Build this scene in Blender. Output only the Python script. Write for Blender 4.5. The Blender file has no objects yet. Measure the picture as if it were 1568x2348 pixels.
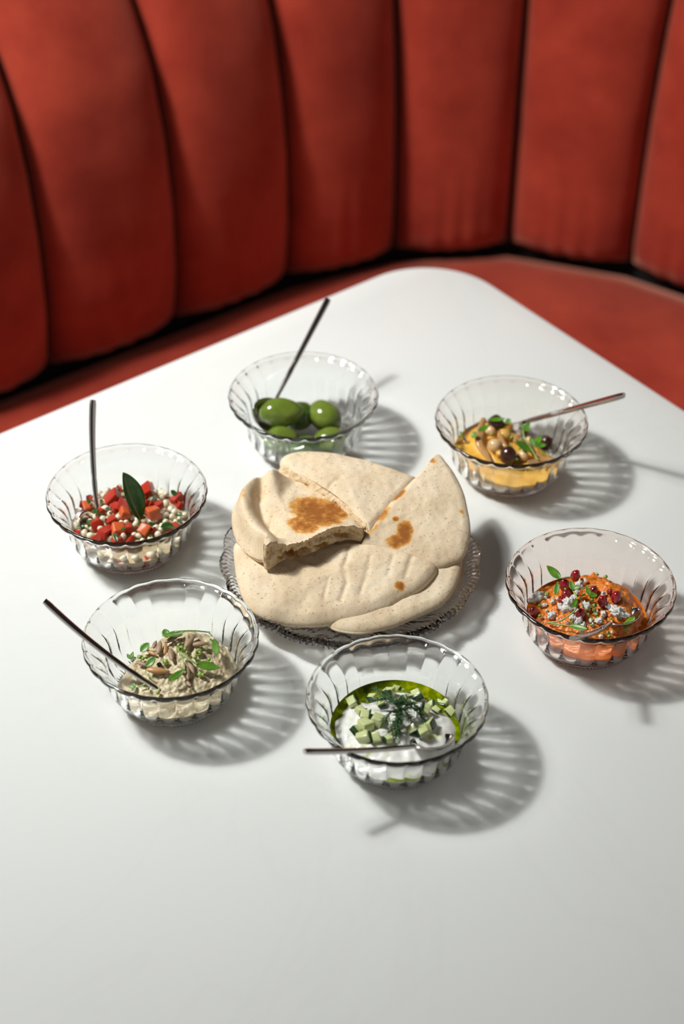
import bpy, bmesh, math, random
from math import sin, cos, pi, radians, sqrt, exp, floor, hypot, atan2
from mathutils import Vector, Matrix, Quaternion, noise

random.seed(7)
SC = bpy.context.scene
COL = SC.collection
V = Vector

# ---------------------------------------------------------------- camera
IMG_W, IMG_H, FPX = 1568, 2348, 4120.2
PITCH, ROLL, CAM_Z = 0.6938, 0.0078, 0.8993
C_O = V((0, 0, CAM_Z))
C_F = V((0, cos(PITCH), -sin(PITCH)))
_up = V((0, sin(PITCH), cos(PITCH)))
C_R = V((cos(ROLL), 0, 0)) + _up * sin(ROLL)
C_U = V((-sin(ROLL), 0, 0)) + _up * cos(ROLL)
cam_data = bpy.data.cameras.new('camera')
cam = bpy.data.objects.new('camera', cam_data)
COL.objects.link(cam)
m3 = Matrix((C_R, C_U, -C_F)).transposed()
cam.matrix_world = Matrix.Translation(C_O) @ m3.to_4x4()
cam_data.sensor_fit = 'VERTICAL'
cam_data.sensor_height = 36.0
cam_data.lens = FPX / IMG_H * 36.0
cam_data.clip_start = 0.02
cam_data.dof.use_dof = True
cam_data.dof.focus_distance = 1.27
cam_data.dof.aperture_fstop = 4.0
SC.camera = cam

# ---------------------------------------------------------------- light and exposure
world = bpy.data.worlds.new('room_light')
SC.world = world
world.use_nodes = True
wb = world.node_tree.nodes['Background']
wb.inputs[0].default_value = (1.0, 0.965, 0.915, 1)
wb.inputs[1].default_value = 0.34

def area_light(name, loc, target, size, power, color, spread=180):
    ld = bpy.data.lights.new(name, 'AREA')
    ld.shape = 'DISK'
    ld.size = size
    ld.energy = power
    ld.color = color
    ld.spread = radians(spread)
    lo = bpy.data.objects.new(name, ld)
    COL.objects.link(lo)
    lo.location = loc
    lo.rotation_euler = (V(target) - V(loc)).to_track_quat('-Z', 'Y').to_euler()
    return lo

key = area_light('key_lamp', (-1.06, 1.16, 1.54), (0.0, 1.30, 0.0), 0.15, 4.9, (0.99, 1.0, 0.975), 82)
soft = area_light('key_softbox', (-1.08, 1.16, 1.57), (0.0, 1.30, 0.0), 0.55, 5.8, (0.99, 1.0, 0.975), 82)
key.data.cycles.is_caustics_light = True

vs = SC.view_settings
vs.view_transform = 'Standard'
vs.look = 'None'
vs.exposure = 0.0
vs.gamma = 1.0
vs.use_curve_mapping = False
cy = SC.cycles
cy.max_bounces = 24
cy.transmission_bounces = 20
cy.glossy_bounces = 8
cy.diffuse_bounces = 4
cy.transparent_max_bounces = 16
cy.caustics_reflective = True
cy.caustics_refractive = True
cy.blur_glossy = 0.3
cy.sample_clamp_indirect = 0.0
cy.use_denoising = True
cy.use_guiding = True
cy.guiding_training_samples = 32

# ---------------------------------------------------------------- helpers
def ray(px, py):
    return C_F + C_R * ((px - IMG_W / 2) / FPX) - C_U * ((py - IMG_H / 2) / FPX)

def at(px, py, z=0.0):
    """The place at height z above the table that the photograph shows at a pixel."""
    d = ray(px, py)
    return C_O + d * ((z - C_O.z) / d.z)

def lerp(a, b, t):
    return a + (b - a) * t

def table_lookup(tab, x):
    if x <= tab[0][0]:
        return tab[0][1]
    for (x0, y0), (x1, y1) in zip(tab, tab[1:]):
        if x <= x1:
            return y0 + (y1 - y0) * (x - x0) / max(x1 - x0, 1e-9)
    return tab[-1][1]

def smooth(a, b, x):
    t = min(1, max(0, (x - a) / (b - a)))
    return t * t * (3 - 2 * t)

def obj(name, bm, mat, parent=None, shade=True):
    me = bpy.data.meshes.new(name)
    if isinstance(bm, tuple):
        me.from_pydata([tuple(v) for v in bm[0]], [], bm[1])
        me.update()
        if shade:
            me.polygons.foreach_set('use_smooth', [True] * len(me.polygons))
    else:
        for f in bm.faces:
            f.smooth = shade
        bmesh.ops.recalc_face_normals(bm, faces=bm.faces)
        bm.to_mesh(me)
        bm.free()
    mats = mat if isinstance(mat, (list, tuple)) else [mat]
    for m in mats:
        me.materials.append(m)
    o = bpy.data.objects.new(name, me)
    COL.objects.link(o)
    if parent is not None:
        o.parent = parent
    return o

def tag(o, label=None, cat=None, group=None, kind=None):
    if label: o['label'] = label
    if cat: o['category'] = cat
    if group: o['group'] = group
    if kind: o['kind'] = kind
    return o

def thing(name, label, cat, loc=(0, 0, 0), group=None):
    o = bpy.data.objects.new(name, None)
    COL.objects.link(o)
    o.location = loc
    o.empty_display_size = 0.01
    return tag(o, label, cat, group)

def grid_faces(nu, nv, wrap_u=True):
    f = []
    for j in range(nv - 1):
        for i in range(nu if wrap_u else nu - 1):
            a = j * nu + i
            b = j * nu + (i + 1) % nu
            f.append((a, b, b + nu, a + nu))
    return f

# ---------------------------------------------------------------- materials
def mat_new(name):
    m = bpy.data.materials.new(name)
    m.use_nodes = True
    nt = m.node_tree
    return m, nt, nt.nodes['Principled BSDF']

def P(b, **kw):
    names = {'color': 'Base Color', 'rough': 'Roughness', 'metal': 'Metallic', 'spec': 'Specular IOR Level', 'trans': 'Transmission Weight',
             'ior': 'IOR', 'sss': 'Subsurface Weight', 'sheen': 'Sheen Weight', 'sheen_rough': 'Sheen Roughness', 'coat': 'Coat Weight',
             'coat_rough': 'Coat Roughness', 'sss_scale': 'Subsurface Scale'}
    for k, v in kw.items():
        s = b.inputs[names[k]]
        if k == 'color':
            s.default_value = (*v, 1)
        else:
            s.default_value = v
    return b

def noise_node(nt, scale, detail=4, rough=0.55, coord='Object', dist=0.0):
    tc = nt.nodes.new('ShaderNodeTexCoord')
    n = nt.nodes.new('ShaderNodeTexNoise')
    n.inputs['Scale'].default_value = scale
    n.inputs['Detail'].default_value = detail
    n.inputs['Roughness'].default_value = rough
    n.inputs['Distortion'].default_value = dist
    nt.links.new(tc.outputs[coord], n.inputs['Vector'])
    return n

def ramp(nt, fac, stops):
    r = nt.nodes.new('ShaderNodeValToRGB')
    e = r.color_ramp.elements
    e[0].position, e[0].color = stops[0][0], (*stops[0][1], 1)
    e[1].position, e[1].color = stops[-1][0], (*stops[-1][1], 1)
    for p, c in stops[1:-1]:
        x = e.new(p)
        x.color = (*c, 1)
    nt.links.new(fac, r.inputs[0])
    return r

def mixc(nt, fac, a, b, mode='MIX'):
    m = nt.nodes.new('ShaderNodeMix')
    m.data_type = 'RGBA'
    m.blend_type = mode
    for s, v in ((m.inputs[0], fac), (m.inputs[6], a), (m.inputs[7], b)):
        if hasattr(v, 'is_output'):
            nt.links.new(v, s)
        elif isinstance(v, (int, float)):
            s.default_value = v
        else:
            s.default_value = (*v, 1)
    return m.outputs[2]

def bump(nt, b, height, strength=0.3, dist=0.001):
    n = nt.nodes.new('ShaderNodeBump')
    n.inputs['Strength'].default_value = strength
    n.inputs['Distance'].default_value = dist
    nt.links.new(height, n.inputs['Height'])
    nt.links.new(n.outputs[0], b.inputs['Normal'])

def plain(name, color, rough=0.5, **kw):
    m, nt, b = mat_new(name)
    P(b, color=color, rough=rough, **kw)
    return m

def mottled(name, stops, scale=120, rough=0.4, bump_s=0.0, bump_scale=None, detail=4, **kw):
    m, nt, b = mat_new(name)
    P(b, rough=rough, **kw)
    n = noise_node(nt, scale, detail)
    r = ramp(nt, n.outputs['Fac'], stops)
    nt.links.new(r.outputs[0], b.inputs['Base Color'])
    if bump_s:
        n2 = noise_node(nt, bump_scale or scale, 5) if bump_scale else n
        bump(nt, b, n2.outputs['Fac'], bump_s, 0.001)
    return m

def glass_mat(name, color, clear=0.0):
    m, nt, b = mat_new(name)
    P(b, color=color, rough=0.0, trans=1.0, ior=1.5)
    if clear:
        out = nt.nodes['Material Output']
        t = nt.nodes.new('ShaderNodeBsdfTransparent')
        t.inputs[0].default_value = (*color, 1)
        mx = nt.nodes.new('ShaderNodeMixShader')
        mx.inputs[0].default_value = clear
        nt.links.new(b.outputs[0], mx.inputs[1]); nt.links.new(t.outputs[0], mx.inputs[2])
        nt.links.new(mx.outputs[0], out.inputs[0])
    return m

M = {}
# polished white stone with a few faint grey veins
m, nt, b = mat_new('white_quartz')
P(b, rough=0.16, spec=0.4)
n1 = noise_node(nt, 2.2, 6, 0.6, dist=1.4)
veins = ramp(nt, n1.outputs['Fac'], [(0.0, (0, 0, 0)), (0.485, (0, 0, 0)), (0.5, (1, 1, 1)), (0.515, (0, 0, 0)), (1.0, (0, 0, 0))])
n2 = noise_node(nt, 5, 3)
vm = nt.nodes.new('ShaderNodeMath'); vm.operation = 'MULTIPLY'
nt.links.new(veins.outputs[0], vm.inputs[0]); nt.links.new(n2.outputs['Fac'], vm.inputs[1])
vm2 = nt.nodes.new('ShaderNodeMath'); vm2.operation = 'MULTIPLY'; vm2.inputs[1].default_value = 0.09
nt.links.new(vm.outputs[0], vm2.inputs[0])
nt.links.new(mixc(nt, vm2.outputs[0], (0.735, 0.745, 0.725), (0.50, 0.50, 0.49)), b.inputs['Base Color'])
M['quartz'] = m

# burnt orange red velvet
m, nt, b = mat_new('red_velvet')
P(b, rough=0.75, spec=0.15, sheen=0.55, sheen_rough=0.5)
b.inputs['Sheen Tint'].default_value = (1.0, 0.46, 0.33, 1)
n1 = noise_node(nt, 9, 5, 0.6)
r1 = ramp(nt, n1.outputs['Fac'], [(0.3, (0.27, 0.018, 0.009)), (0.7, (0.47, 0.054, 0.027))])
nt.links.new(r1.outputs[0], b.inputs['Base Color'])
n2 = noise_node(nt, 420, 3)
bump(nt, b, n2.outputs['Fac'], 0.25, 0.0006)
M['velvet'] = m
M['black'] = plain('black_backing', (0.004, 0.003, 0.003), 0.9)
M['dark_metal'] = plain('black_pedestal', (0.02, 0.02, 0.02), 0.4, metal=1.0)
M['steel'] = plain('polished_steel', (0.62, 0.60, 0.58), 0.12, metal=1.0)
M['glass_clear'] = glass_mat('clear_glass', (0.980, 0.992, 0.982))
M['glass_green'] = glass_mat('cool_green_glass', (0.966, 0.990, 0.976))
M['glass_straw'] = glass_mat('straw_glass', (0.985, 0.982, 0.945))
M['glass_pink'] = glass_mat('pink_glass', (0.995, 0.915, 0.875))
M['crystal'] = glass_mat('cut_crystal', (0.992, 0.992, 0.99))
M['wood_floor'] = mottled('dark_floor', [(0.3, (0.05, 0.03, 0.02)), (0.7, (0.09, 0.055, 0.035))], 6, 0.5)
M['plaster'] = mottled('dark_plaster', [(0.3, (0.10, 0.08, 0.075)), (0.7, (0.12, 0.10, 0.09))], 20, 0.9)

# ---------------------------------------------------------------- structure
def slab(x0, x1, y0, y1, z0, z1):
    bm = bmesh.new()
    bmesh.ops.create_cube(bm, size=1)
    for v in bm.verts:
        v.co = V((lerp(x0, x1, v.co.x + 0.5), lerp(y0, y1, v.co.y + 0.5), lerp(z0, z1, v.co.z + 0.5)))
    return bm

FLOOR_Z = -0.75
tag(obj('floor', slab(-2.6, 2.6, -1.6, 3.0, FLOOR_Z - 0.05, FLOOR_Z), M['wood_floor'], shade=False), kind='structure')
tag(obj('wall_back', slab(-2.6, 2.6, 3.0, 3.1, FLOOR_Z - 0.05, 1.95), M['plaster'], shade=False), kind='structure')

tag(obj('unseen_ceiling', slab(-2.6, 2.6, -1.6, 3.1, 1.95, 2.0), M['plaster'], shade=False), kind='structure')  # out of view; added dark so spoons and glass reflect darkness overhead

# ---------------------------------------------------------------- table
E1, E2 = V((-0.788, -0.616, 0)).normalized(), V((0.616, -0.788, 0)).normalized()
APEX = V((0.090, 1.473, 0))
TS, TR, TT = 0.92, 0.075, 0.022
def table_outline(inset):
    pts = []
    r = TR - inset
    for (a, bb) in ((TR, TR), (TS - TR, TR), (TS - TR, TS - TR), (TR, TS - TR)):
        c = APEX + E1 * a + E2 * bb
        start = {(TR, TR): (-1, -1)}.get((a, bb))
        for k in range(17):
            t = k / 16 * pi / 2
            if (a, bb) == (TR, TR): u, w = -sin(t), -cos(t); u, w = -cos(pi / 2 - t), -sin(pi / 2 - t)
            elif (a, bb) == (TS - TR, TR): u, w = sin(t), -cos(t)
            elif (a, bb) == (TS - TR, TS - TR): u, w = cos(t), sin(t)
            else: u, w = -sin(t), cos(t)
            pts.append(c + (E1 * u + E2 * w) * r)
    # the first corner runs the other way round
    first = pts[:17]
    return first[::-1] + pts[17:] if (first[0] - pts[17]).length < (first[-1] - pts[17]).length else pts

table = thing('table', 'white polished stone table with rounded corner in the booth', 'table', (APEX.x + (E1.x + E2.x) * TS / 2, APEX.y + (E1.y + E2.y) * TS / 2, FLOOR_Z))
def table_top():
    lv, fs = [], []
    prof = [(0.0045, -TT), (0.0012, -TT + 0.0012), (0, -TT + 0.0045), (0, -0.0045), (0.0012, -0.0012), (0.0045, 0.0)]
    for ins, z in prof:
        for p in table_outline(ins):
            lv.append(p + V((0, 0, z)) - table.location)
    n = len(lv) // len(prof)
    fs = grid_faces(n, len(prof))
    fs.append(tuple(range(n))[::-1]); fs.append(tuple(range((len(prof) - 1) * n, len(prof) * n)))
    return lv, fs
top = obj('table_top', table_top(), M['quartz'], table)
top.cycles.is_caustics_receiver = True
mod = top.modifiers.new('split', 'EDGE_SPLIT'); mod.split_angle = radians(50)

def lathe(prof, seg=48):
    vs_ = []
    for r, z in prof:
        for i in range(seg):
            a = 2 * pi * i / seg
            vs_.append(V((r * cos(a), r * sin(a), z)))
    fs = grid_faces(seg, len(prof))
    fs.append(tuple(range(seg))[::-1])
    fs.append(tuple(range((len(prof) - 1) * seg, len(prof) * seg)))
    return vs_, fs
obj('pedestal', lathe([(0.04, 0.015), (0.036, 0.05), (0.036, 0.68), (0.06, 0.70), (0.06, 0.727)]), M['dark_metal'], table)
obj('base', lathe([(0.25, 0.0), (0.25, 0.008), (0.24, 0.014), (0.05, 0.02)]), M['dark_metal'], table)

# ---------------------------------------------------------------- banquette
SEAT_Z = -0.28
SEAMS = [((-0.60, 1.452), (-.616, .788)), ((-0.465, 1.558), (-.616, .788)), ((-0.3289, 1.6637), (-.616, .788)), ((-0.1954, 1.762), (-.60, .80)),
         ((-0.0681, 1.858), (-.50, .866)), ((0.063, 1.920), (-.22, .975)), ((0.2046, 1.936), (.10, .995)),
         ((0.3485, 1.890), (.42, .907)), ((0.475, 1.806), (.62, .785)), ((0.580, 1.70), (.75, .66)), ((0.672, 1.585), (.788, .616)), ((0.764, 1.467), (.788, .616))]
PROF_L = [(0.012, 0.008), (0.03, 0.0), (0.09, -0.010), (0.175, -0.011), (0.25, -0.003), (0.325, 0.016), (0.38, 0.045), (0.44, 0.085), (0.52, 0.15), (0.56, 0.19)]
PROF_R = [(0.012, 0.010), (0.03, 0.004), (0.10, 0.006), (0.2, 0.012), (0.3, 0.032), (0.38, 0.058), (0.44, 0.085), (0.52, 0.13), (0.56, 0.16)]
banq = thing('banquette', 'curved burnt red velvet booth seat with vertical padded channels', 'banquette', (0, 1.9, FLOOR_Z))
BL = V(banq.location)
def seam_point(k, z):
    (x, y), n = SEAMS[k]
    t = smooth(3, 6, k)
    d = lerp(table_lookup(PROF_L, z), table_lookup(PROF_R, z), t)
    n = V((n[0], n[1], 0)).normalized()
    return V((x, y, SEAT_Z + z)) + n * d, n
def channel(k):
    nu, nv = 25, 34
    front, back = [], []
    for j in range(nv):
        z = lerp(0.005, 0.56, (j / (nv - 1)) ** 1.25)
        a, na = seam_point(k, z); b_, nb = seam_point(k + 1, z)
        capf = min(1, sqrt(max(0, 1 - (1 - min(1, (z - 0.005) / 0.02)) ** 2)))
        capt = min(1, sqrt(max(0, 1 - (1 - min(1, (0.56 - z) / 0.05)) ** 2)))
        for i in range(nu):
            s = i / (nu - 1) * 2 - 1
            s2 = s * 0.955
            p = a.lerp(b_, (s2 + 1) / 2); n = na.lerp(nb, (s2 + 1) / 2).normalized()
            bulge = 0.030 * (max(0, 1 - abs(s) ** 2.6)) ** 0.55
            bulge *= 0.25 + 0.75 * capf * capt
            w = noise.noise(V((p.x * 7, p.y * 7, p.z * 5))) * 0.0025
            if z < 0.14:
                w += 0.0022 * sin(s * 17 + k * 3) * (1 - z / 0.14) * (1 - s * s)
            front.append(p - n * (bulge + w * (1 - s * s)) - BL)
            back.append(p + n * 0.012 - BL)
    vs_ = front + back
    N = len(front)
    fs = grid_faces(nu, nv, False)
    fs += [tuple(i + N for i in f[::-1]) for f in grid_faces(nu, nv, False)]
    loop = [i for i in range(nu)] + [j * nu + nu - 1 for j in range(1, nv)] + [(nv - 1) * nu + i for i in range(nu - 2, -1, -1)] + [j * nu for j in range(nv - 2, 0, -1)]
    for q in range(len(loop)):
        u, w = loop[q], loop[(q + 1) % len(loop)]
        fs.append((w, u, u + N, w + N))
    return vs_, fs
for k in range(len(SEAMS) - 1):
    obj('back_channel', channel(k), M['velvet'], banq)
def strip(zf, d0, d1, zs, inset_rows=None):
    """closed solid that follows the curve of the booth"""
    rows = []
    for k in range(len(SEAMS)):
        (x, y), n = SEAMS[k]
        rows.append((V((x, y, 0)), V((n[0], n[1], 0)).normalized()))
    # refine
    fine = []
    for k in range(len(rows) - 1):
        for t in range(4):
            t /= 4
            fine.append((rows[k][0].lerp(rows[k + 1][0], t), rows[k][1].lerp(rows[k + 1][1], t).normalized()))
    fine.append(rows[-1])
    vs_ = []
    for d, z in zs:
        for p, n in fine:
            vs_.append(p + n * d + V((0, 0, z)) - BL)
    nf = len(fine)
    fs = grid_faces(nf, len(zs), False)
    for i in range(nf - 1):
        a = (len(zs) - 1) * nf + i
        fs.append((a, a + 1, i + 1, i))
    fs.append(tuple(j * nf for j in range(len(zs))))
    fs.append(tuple(j * nf + nf - 1 for j in range(len(zs)))[::-1])
    return vs_, fs
obj('back_panel', strip(0, 0, 0, [(0.014, SEAT_Z - 0.02), (0.018, SEAT_Z + 0.09), (0.026, SEAT_Z + 0.25), (0.075, SEAT_Z + 0.38), (0.2, SEAT_Z + 0.56),
                                   (0.24, SEAT_Z + 0.56), (0.24, FLOOR_Z + 0.05), (0.2, FLOOR_Z + 0.05), (0.014, SEAT_Z - 0.06)]), M['black'], banq)
obj('seat', strip(0, 0, 0, [(0.006, SEAT_Z - 0.11), (0.006, SEAT_Z - 0.035), (-0.008, SEAT_Z - 0.008), (-0.04, SEAT_Z + 0.002), (-0.2, SEAT_Z + 0.008), (-0.40, SEAT_Z), (-0.45, SEAT_Z - 0.012),
                             (-0.47, SEAT_Z - 0.04), (-0.47, SEAT_Z - 0.11)]), M['velvet'], banq)
obj('plinth', strip(0, 0, 0, [(0.0, FLOOR_Z + 0.001), (0.0, SEAT_Z - 0.112), (-0.43, SEAT_Z - 0.112), (-0.43, FLOOR_Z + 0.001)]), M['black'], banq)

# ---------------------------------------------------------------- pressed glass bowls
LOBES, SEGL = 26, 14
BH = 0.0515
OUT = [(0.0, 0.0340), (0.0012, 0.0362), (0.003, 0.0372), (0.005, 0.0385), (0.0085, 0.0420), (0.013, 0.0448), (0.019, 0.0466), (0.026, 0.0474), (0.032, 0.0482),
       (0.037, 0.0500), (0.0412, 0.0528), (0.0448, 0.0557), (0.0470, 0.0577)]
INN = [(0.0485, 0.0560), (0.0455, 0.0538), (0.0415, 0.0506), (0.037, 0.0476), (0.032, 0.0458), (0.026, 0.0450), (0.019, 0.0441), (0.013, 0.0418), (0.0095, 0.0390), (0.0072, 0.0362)]
FLOOR_IN = 0.0062
_inner = sorted([(r, z) for z, r in INN] + [(0.0, FLOOR_IN), (0.034, FLOOR_IN)])
def wall_z(r):
    return table_lookup(_inner, r)
def lobe(a):
    t = abs(cos(a * LOBES / 2))       # convex lobes with a narrow groove between them
    return t ** 0.85
def bowl_mesh():
    nu = LOBES * SEGL
    rows = []
    beads = nu // 4
    def add(fr):
        rows.append([fr(2 * pi * i / nu, i) for i in range(nu)])
    # underside, from the middle outwards
    add(lambda a, i: (0.004, 0.0016)); add(lambda a, i: (0.018, 0.0016)); add(lambda a, i: (0.029, 0.0014)); add(lambda a, i: (0.0318, 0.0002)); add(lambda a, i: (0.0328, 0.0))
    bead = [0, .75, 1.0, .75]
    for z, r in OUT:
        def fr(a, i, z=z, r=r):
            g = smooth(0.004, 0.012, z) * lerp(1, 0.9, smooth(0.036, 0.0470, z))
            rr = r + (lobe(a) - 0.68) * 0.0010 * g
            if z < 0.0055 and z > 0.0005:
                rr += 0.0009 * bead[i % 4] * (1 if z < 0.004 else .4)
            return rr, z
        add(fr)
    # rim
    for dr, dz in ((0.0591, 0.0480), (0.0598, 0.0489), (0.0601, 0.0498), (0.0600, 0.0506), (0.0595, 0.0512), (0.0587, 0.0515), (0.0578, 0.0513), (0.0571, 0.0507), (0.0566, 0.0498)):
        add(lambda a, i, dr=dr, dz=dz: (dr + (lobe(a) - 0.68) * (0.0008 if dz < 0.0505 else 0.0003), dz))
    for z, r in INN:
        def fr2(a, i, z=z, r=r):
            return r + (lobe(a) - 0.64) * 0.0000 * smooth(0.008, 0.02, z), z
        add(fr2)
    # inner floor with a ring of beads and a pressed star
    add(lambda a, i: (0.0350, FLOOR_IN + 0.0003)); add(lambda a, i: (0.0340, FLOOR_IN + 0.0007 * bead[i % 4])); add(lambda a, i: (0.0330, FLOOR_IN)); add(lambda a, i: (0.0322, FLOOR_IN + 0.0007 * bead[(i + 2) % 4]))
    add(lambda a, i: (0.0312, FLOOR_IN)); add(lambda a, i: (0.029, FLOOR_IN + 0.0004)); 
    for r in (0.026, 0.023, 0.020, 0.016, 0.011):
        add(lambda a, i, r=r: (r, FLOOR_IN - 0.0002 + 0.0009 * max(0, cos(a * 13 + (r * 1000 % 2) * 1.2)) * smooth(0.008, 0.02, r)))
    add(lambda a, i: (0.004, FLOOR_IN))
    vs_ = []
    for row in rows:
        for i, (r, z) in enumerate(row):
            a = 2 * pi * i / nu
            vs_.append(V((r * cos(a), r * sin(a), z)))
    fs = grid_faces(nu, len(rows))
    n = len(rows)
    vs_.append(V((0, 0, 0.0016))); c0 = len(vs_) - 1
    vs_.append(V((0, 0, FLOOR_IN))); c1 = len(vs_) - 1
    for i in range(nu):
        j = (i + 1) % nu
        fs.append((c0, j, i)); fs.append((c1, (n - 1) * nu + i, (n - 1) * nu + j))
    return vs_, fs
BOWLS = {'salad': (-0.1609, 1.0408), 'olives': (-0.0316, 1.1668), 'hummus': (0.1329, 1.1352), 'pink': (0.176, 0.944), 'egg': (-0.116, 0.8855), 'tz': (0.0372, 0.8301)}
bowl_src = None
for key_, lab, mt in (('salad', 'clear fluted glass bowl holding the tomato and white bean salad', 'glass_clear'),
                      ('olives', 'clear fluted glass bowl holding whole green olives', 'glass_green'),
                      ('hummus', 'straw tinted fluted glass bowl holding yellow hummus with chickpeas', 'glass_straw'),
                      ('pink', 'pink tinted fluted glass bowl holding the orange dip', 'glass_pink'),
                      ('egg', 'clear fluted glass bowl holding the beige aubergine dip', 'glass_clear'),
                      ('tz', 'clear fluted glass bowl holding the white yoghurt dip with cucumber', 'glass_clear')):
    if bowl_src is None:
        o = bowl_src = obj('glass_bowl', bowl_mesh(), M[mt])
    else:
        o = bowl_src.copy()
        o.data = bowl_src.data.copy()
        o.data.materials[0] = M[mt]
        COL.objects.link(o)
    o.location = (*BOWLS[key_], 0.0002)
    o.rotation_euler.z = random.uniform(0, 0.24)
    o.cycles.is_caustics_caster = True
    tag(o, lab, 'bowl', 'fluted glass bowls around the bread')

# ---------------------------------------------------------------- food materials
def projd(p):
    d = p - C_O
    z = d.dot(C_F)
    return IMG_W / 2 + FPX * d.dot(C_R) / z, IMG_H / 2 - FPX * d.dot(C_U) / z

def attr_mat(name, base_stops, scale, toast_shade_stops, rough=0.8, freckle=None, bump_s=0.3, bump_scale=300):
    m, nt, b = mat_new(name)
    P(b, rough=rough, spec=0.2)
    n = noise_node(nt, scale, 5, 0.6)
    r = ramp(nt, n.outputs['Fac'], base_stops)
    col = r.outputs[0]
    if freckle:
        n3 = noise_node(nt, freckle[0], 2, 0.5)
        fr = ramp(nt, n3.outputs['Fac'], [(0.0, (0, 0, 0)), (freckle[1], (0, 0, 0)), (freckle[1] + 0.07, (1, 1, 1)), (1, (1, 1, 1))])
        col = mixc(nt, fr.outputs[0], col, freckle[2])
    at_ = nt.nodes.new('ShaderNodeAttribute'); at_.attribute_name = 'toast_shade'
    n2 = noise_node(nt, 190, 4, 0.7)
    sm = nt.nodes.new('ShaderNodeMath'); sm.operation = 'MULTIPLY_ADD'
    nt.links.new(n2.outputs['Fac'], sm.inputs[0]); sm.inputs[1].default_value = 1.9
    ad = nt.nodes.new('ShaderNodeMath'); ad.operation = 'SUBTRACT'; ad.inputs[1].default_value = 0.95
    nt.links.new(at_.outputs['Fac'], ad.inputs[0]); nt.links.new(ad.outputs[0], sm.inputs[2])
    # toast amount: attribute modulated by noise, zero where the attribute is zero
    mu = nt.nodes.new('ShaderNodeMath'); mu.operation = 'MULTIPLY'; mu.use_clamp = True
    mx = nt.nodes.new('ShaderNodeMath'); mx.operation = 'MAXIMUM'; mx.inputs[1].default_value = 0
    nt.links.new(sm.outputs[0], mx.inputs[0])
    sc_ = nt.nodes.new('ShaderNodeMath'); sc_.operation = 'MULTIPLY'; sc_.inputs[1].default_value = 1.15
    nt.links.new(mx.outputs[0], sc_.inputs[0])
    gate = nt.nodes.new('ShaderNodeMath'); gate.operation = 'MULTIPLY'; gate.use_clamp = True; gate.inputs[1].default_value = 1.8
    nt.links.new(at_.outputs['Fac'], gate.inputs[0])
    nt.links.new(sc_.outputs[0], mu.inputs[0]); nt.links.new(gate.outputs[0], mu.inputs[1])
    t = ramp(nt, mu.outputs[0], toast_shade_stops)
    fac = ramp(nt, mu.outputs[0], [(0.02, (0, 0, 0)), (0.35, (1, 1, 1))])
    col = mixc(nt, fac.outputs[0], col, t.outputs[0])
    nt.links.new(col, b.inputs['Base Color'])
    nb = noise_node(nt, bump_scale, 5, 0.65)
    bump(nt, b, nb.outputs['Fac'], bump_s, 0.0012)
    return m
TOAST = [(0.0, (0.70, 0.50, 0.26)), (0.35, (0.62, 0.32, 0.085)), (0.65, (0.46, 0.19, 0.04)), (1.0, (0.30, 0.10, 0.02))]
M['crust'] = attr_mat('pita_crust', [(0.25, (0.58, 0.44, 0.285)), (0.5, (0.71, 0.57, 0.395)), (0.75, (0.76, 0.645, 0.48))], 42, TOAST, freckle=(520, 0.62, (0.50, 0.34, 0.20)))
M['crumb'] = attr_mat('pita_crumb', [(0.3, (0.50, 0.33, 0.16)), (0.5, (0.66, 0.50, 0.31)), (0.7, (0.76, 0.62, 0.43))], 260, [(0, (0.5, 0.30, 0.11)), (0.5, (0.36, 0.18, 0.05)), (1, (0.16, 0.07, 0.02))], bump_s=0.8, bump_scale=420)  # second ramp paints the shade inside the crumb hollows
M['tomato'] = mottled('tomato_flesh', [(0.3, (0.33, 0.010, 0.007)), (0.52, (0.50, 0.030, 0.014)), (0.70, (0.66, 0.12, 0.04))], 150, 0.13, 0.45, 300, spec=0.25, sss=0.15, sss_scale=0.003)
M['tomato_pale'] = mottled('tomato_core', [(0.3, (0.52, 0.035, 0.014)), (0.55, (0.66, 0.13, 0.035)), (0.75, (0.74, 0.33, 0.10))], 130, 0.18, 0.2, 400, spec=0.6)
M['bean'] = mottled('white_bean', [(0.3, (0.66, 0.56, 0.38)), (0.6, (0.80, 0.74, 0.58))], 180, 0.25, spec=0.5, sss=0.2, sss_scale=0.003)
M['herb'] = mottled('dark_herb', [(0.3, (0.012, 0.045, 0.008)), (0.7, (0.05, 0.13, 0.02))], 300, 0.35)
M['leaf'] = mottled('green_leaf', [(0.3, (0.05, 0.15, 0.010)), (0.7, (0.13, 0.29, 0.022))], 140, 0.38, spec=0.5)
M['basil'] = mottled('basil_leaf', [(0.3, (0.022, 0.085, 0.010)), (0.7, (0.055, 0.17, 0.022))], 110, 0.36, 0.3, 200, spec=0.5)
M['stem'] = plain('pale_green_stem', (0.30, 0.42, 0.12), 0.4)
M['chive'] = mottled('chive_green', [(0.3, (0.16, 0.30, 0.03)), (0.7, (0.38, 0.52, 0.12))], 250, 0.3)
M['onion'] = plain('onion_white', (0.72, 0.64, 0.56), 0.25, spec=0.5)
M['onion_skin'] = plain('onion_purple', (0.20, 0.05, 0.16), 0.35)
M['fried_onion'] = plain('caramel_onion', (0.62, 0.34, 0.12), 0.18, trans=0.35, spec=0.6)
M['olive'] = mottled('green_olive', [(0.3, (0.085, 0.135, 0.016)), (0.55, (0.14, 0.195, 0.026)), (0.75, (0.24, 0.29, 0.05))], 45, 0.16, 0.15, 80, spec=0.55)
M['olive_shaded'] = mottled('shaded_green_olive', [(0.3, (0.035, 0.085, 0.010)), (0.7, (0.085, 0.145, 0.020))], 45, 0.14, 0.15, 80, spec=0.55)  # darker copy of the olive green with shade painted into it
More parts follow.
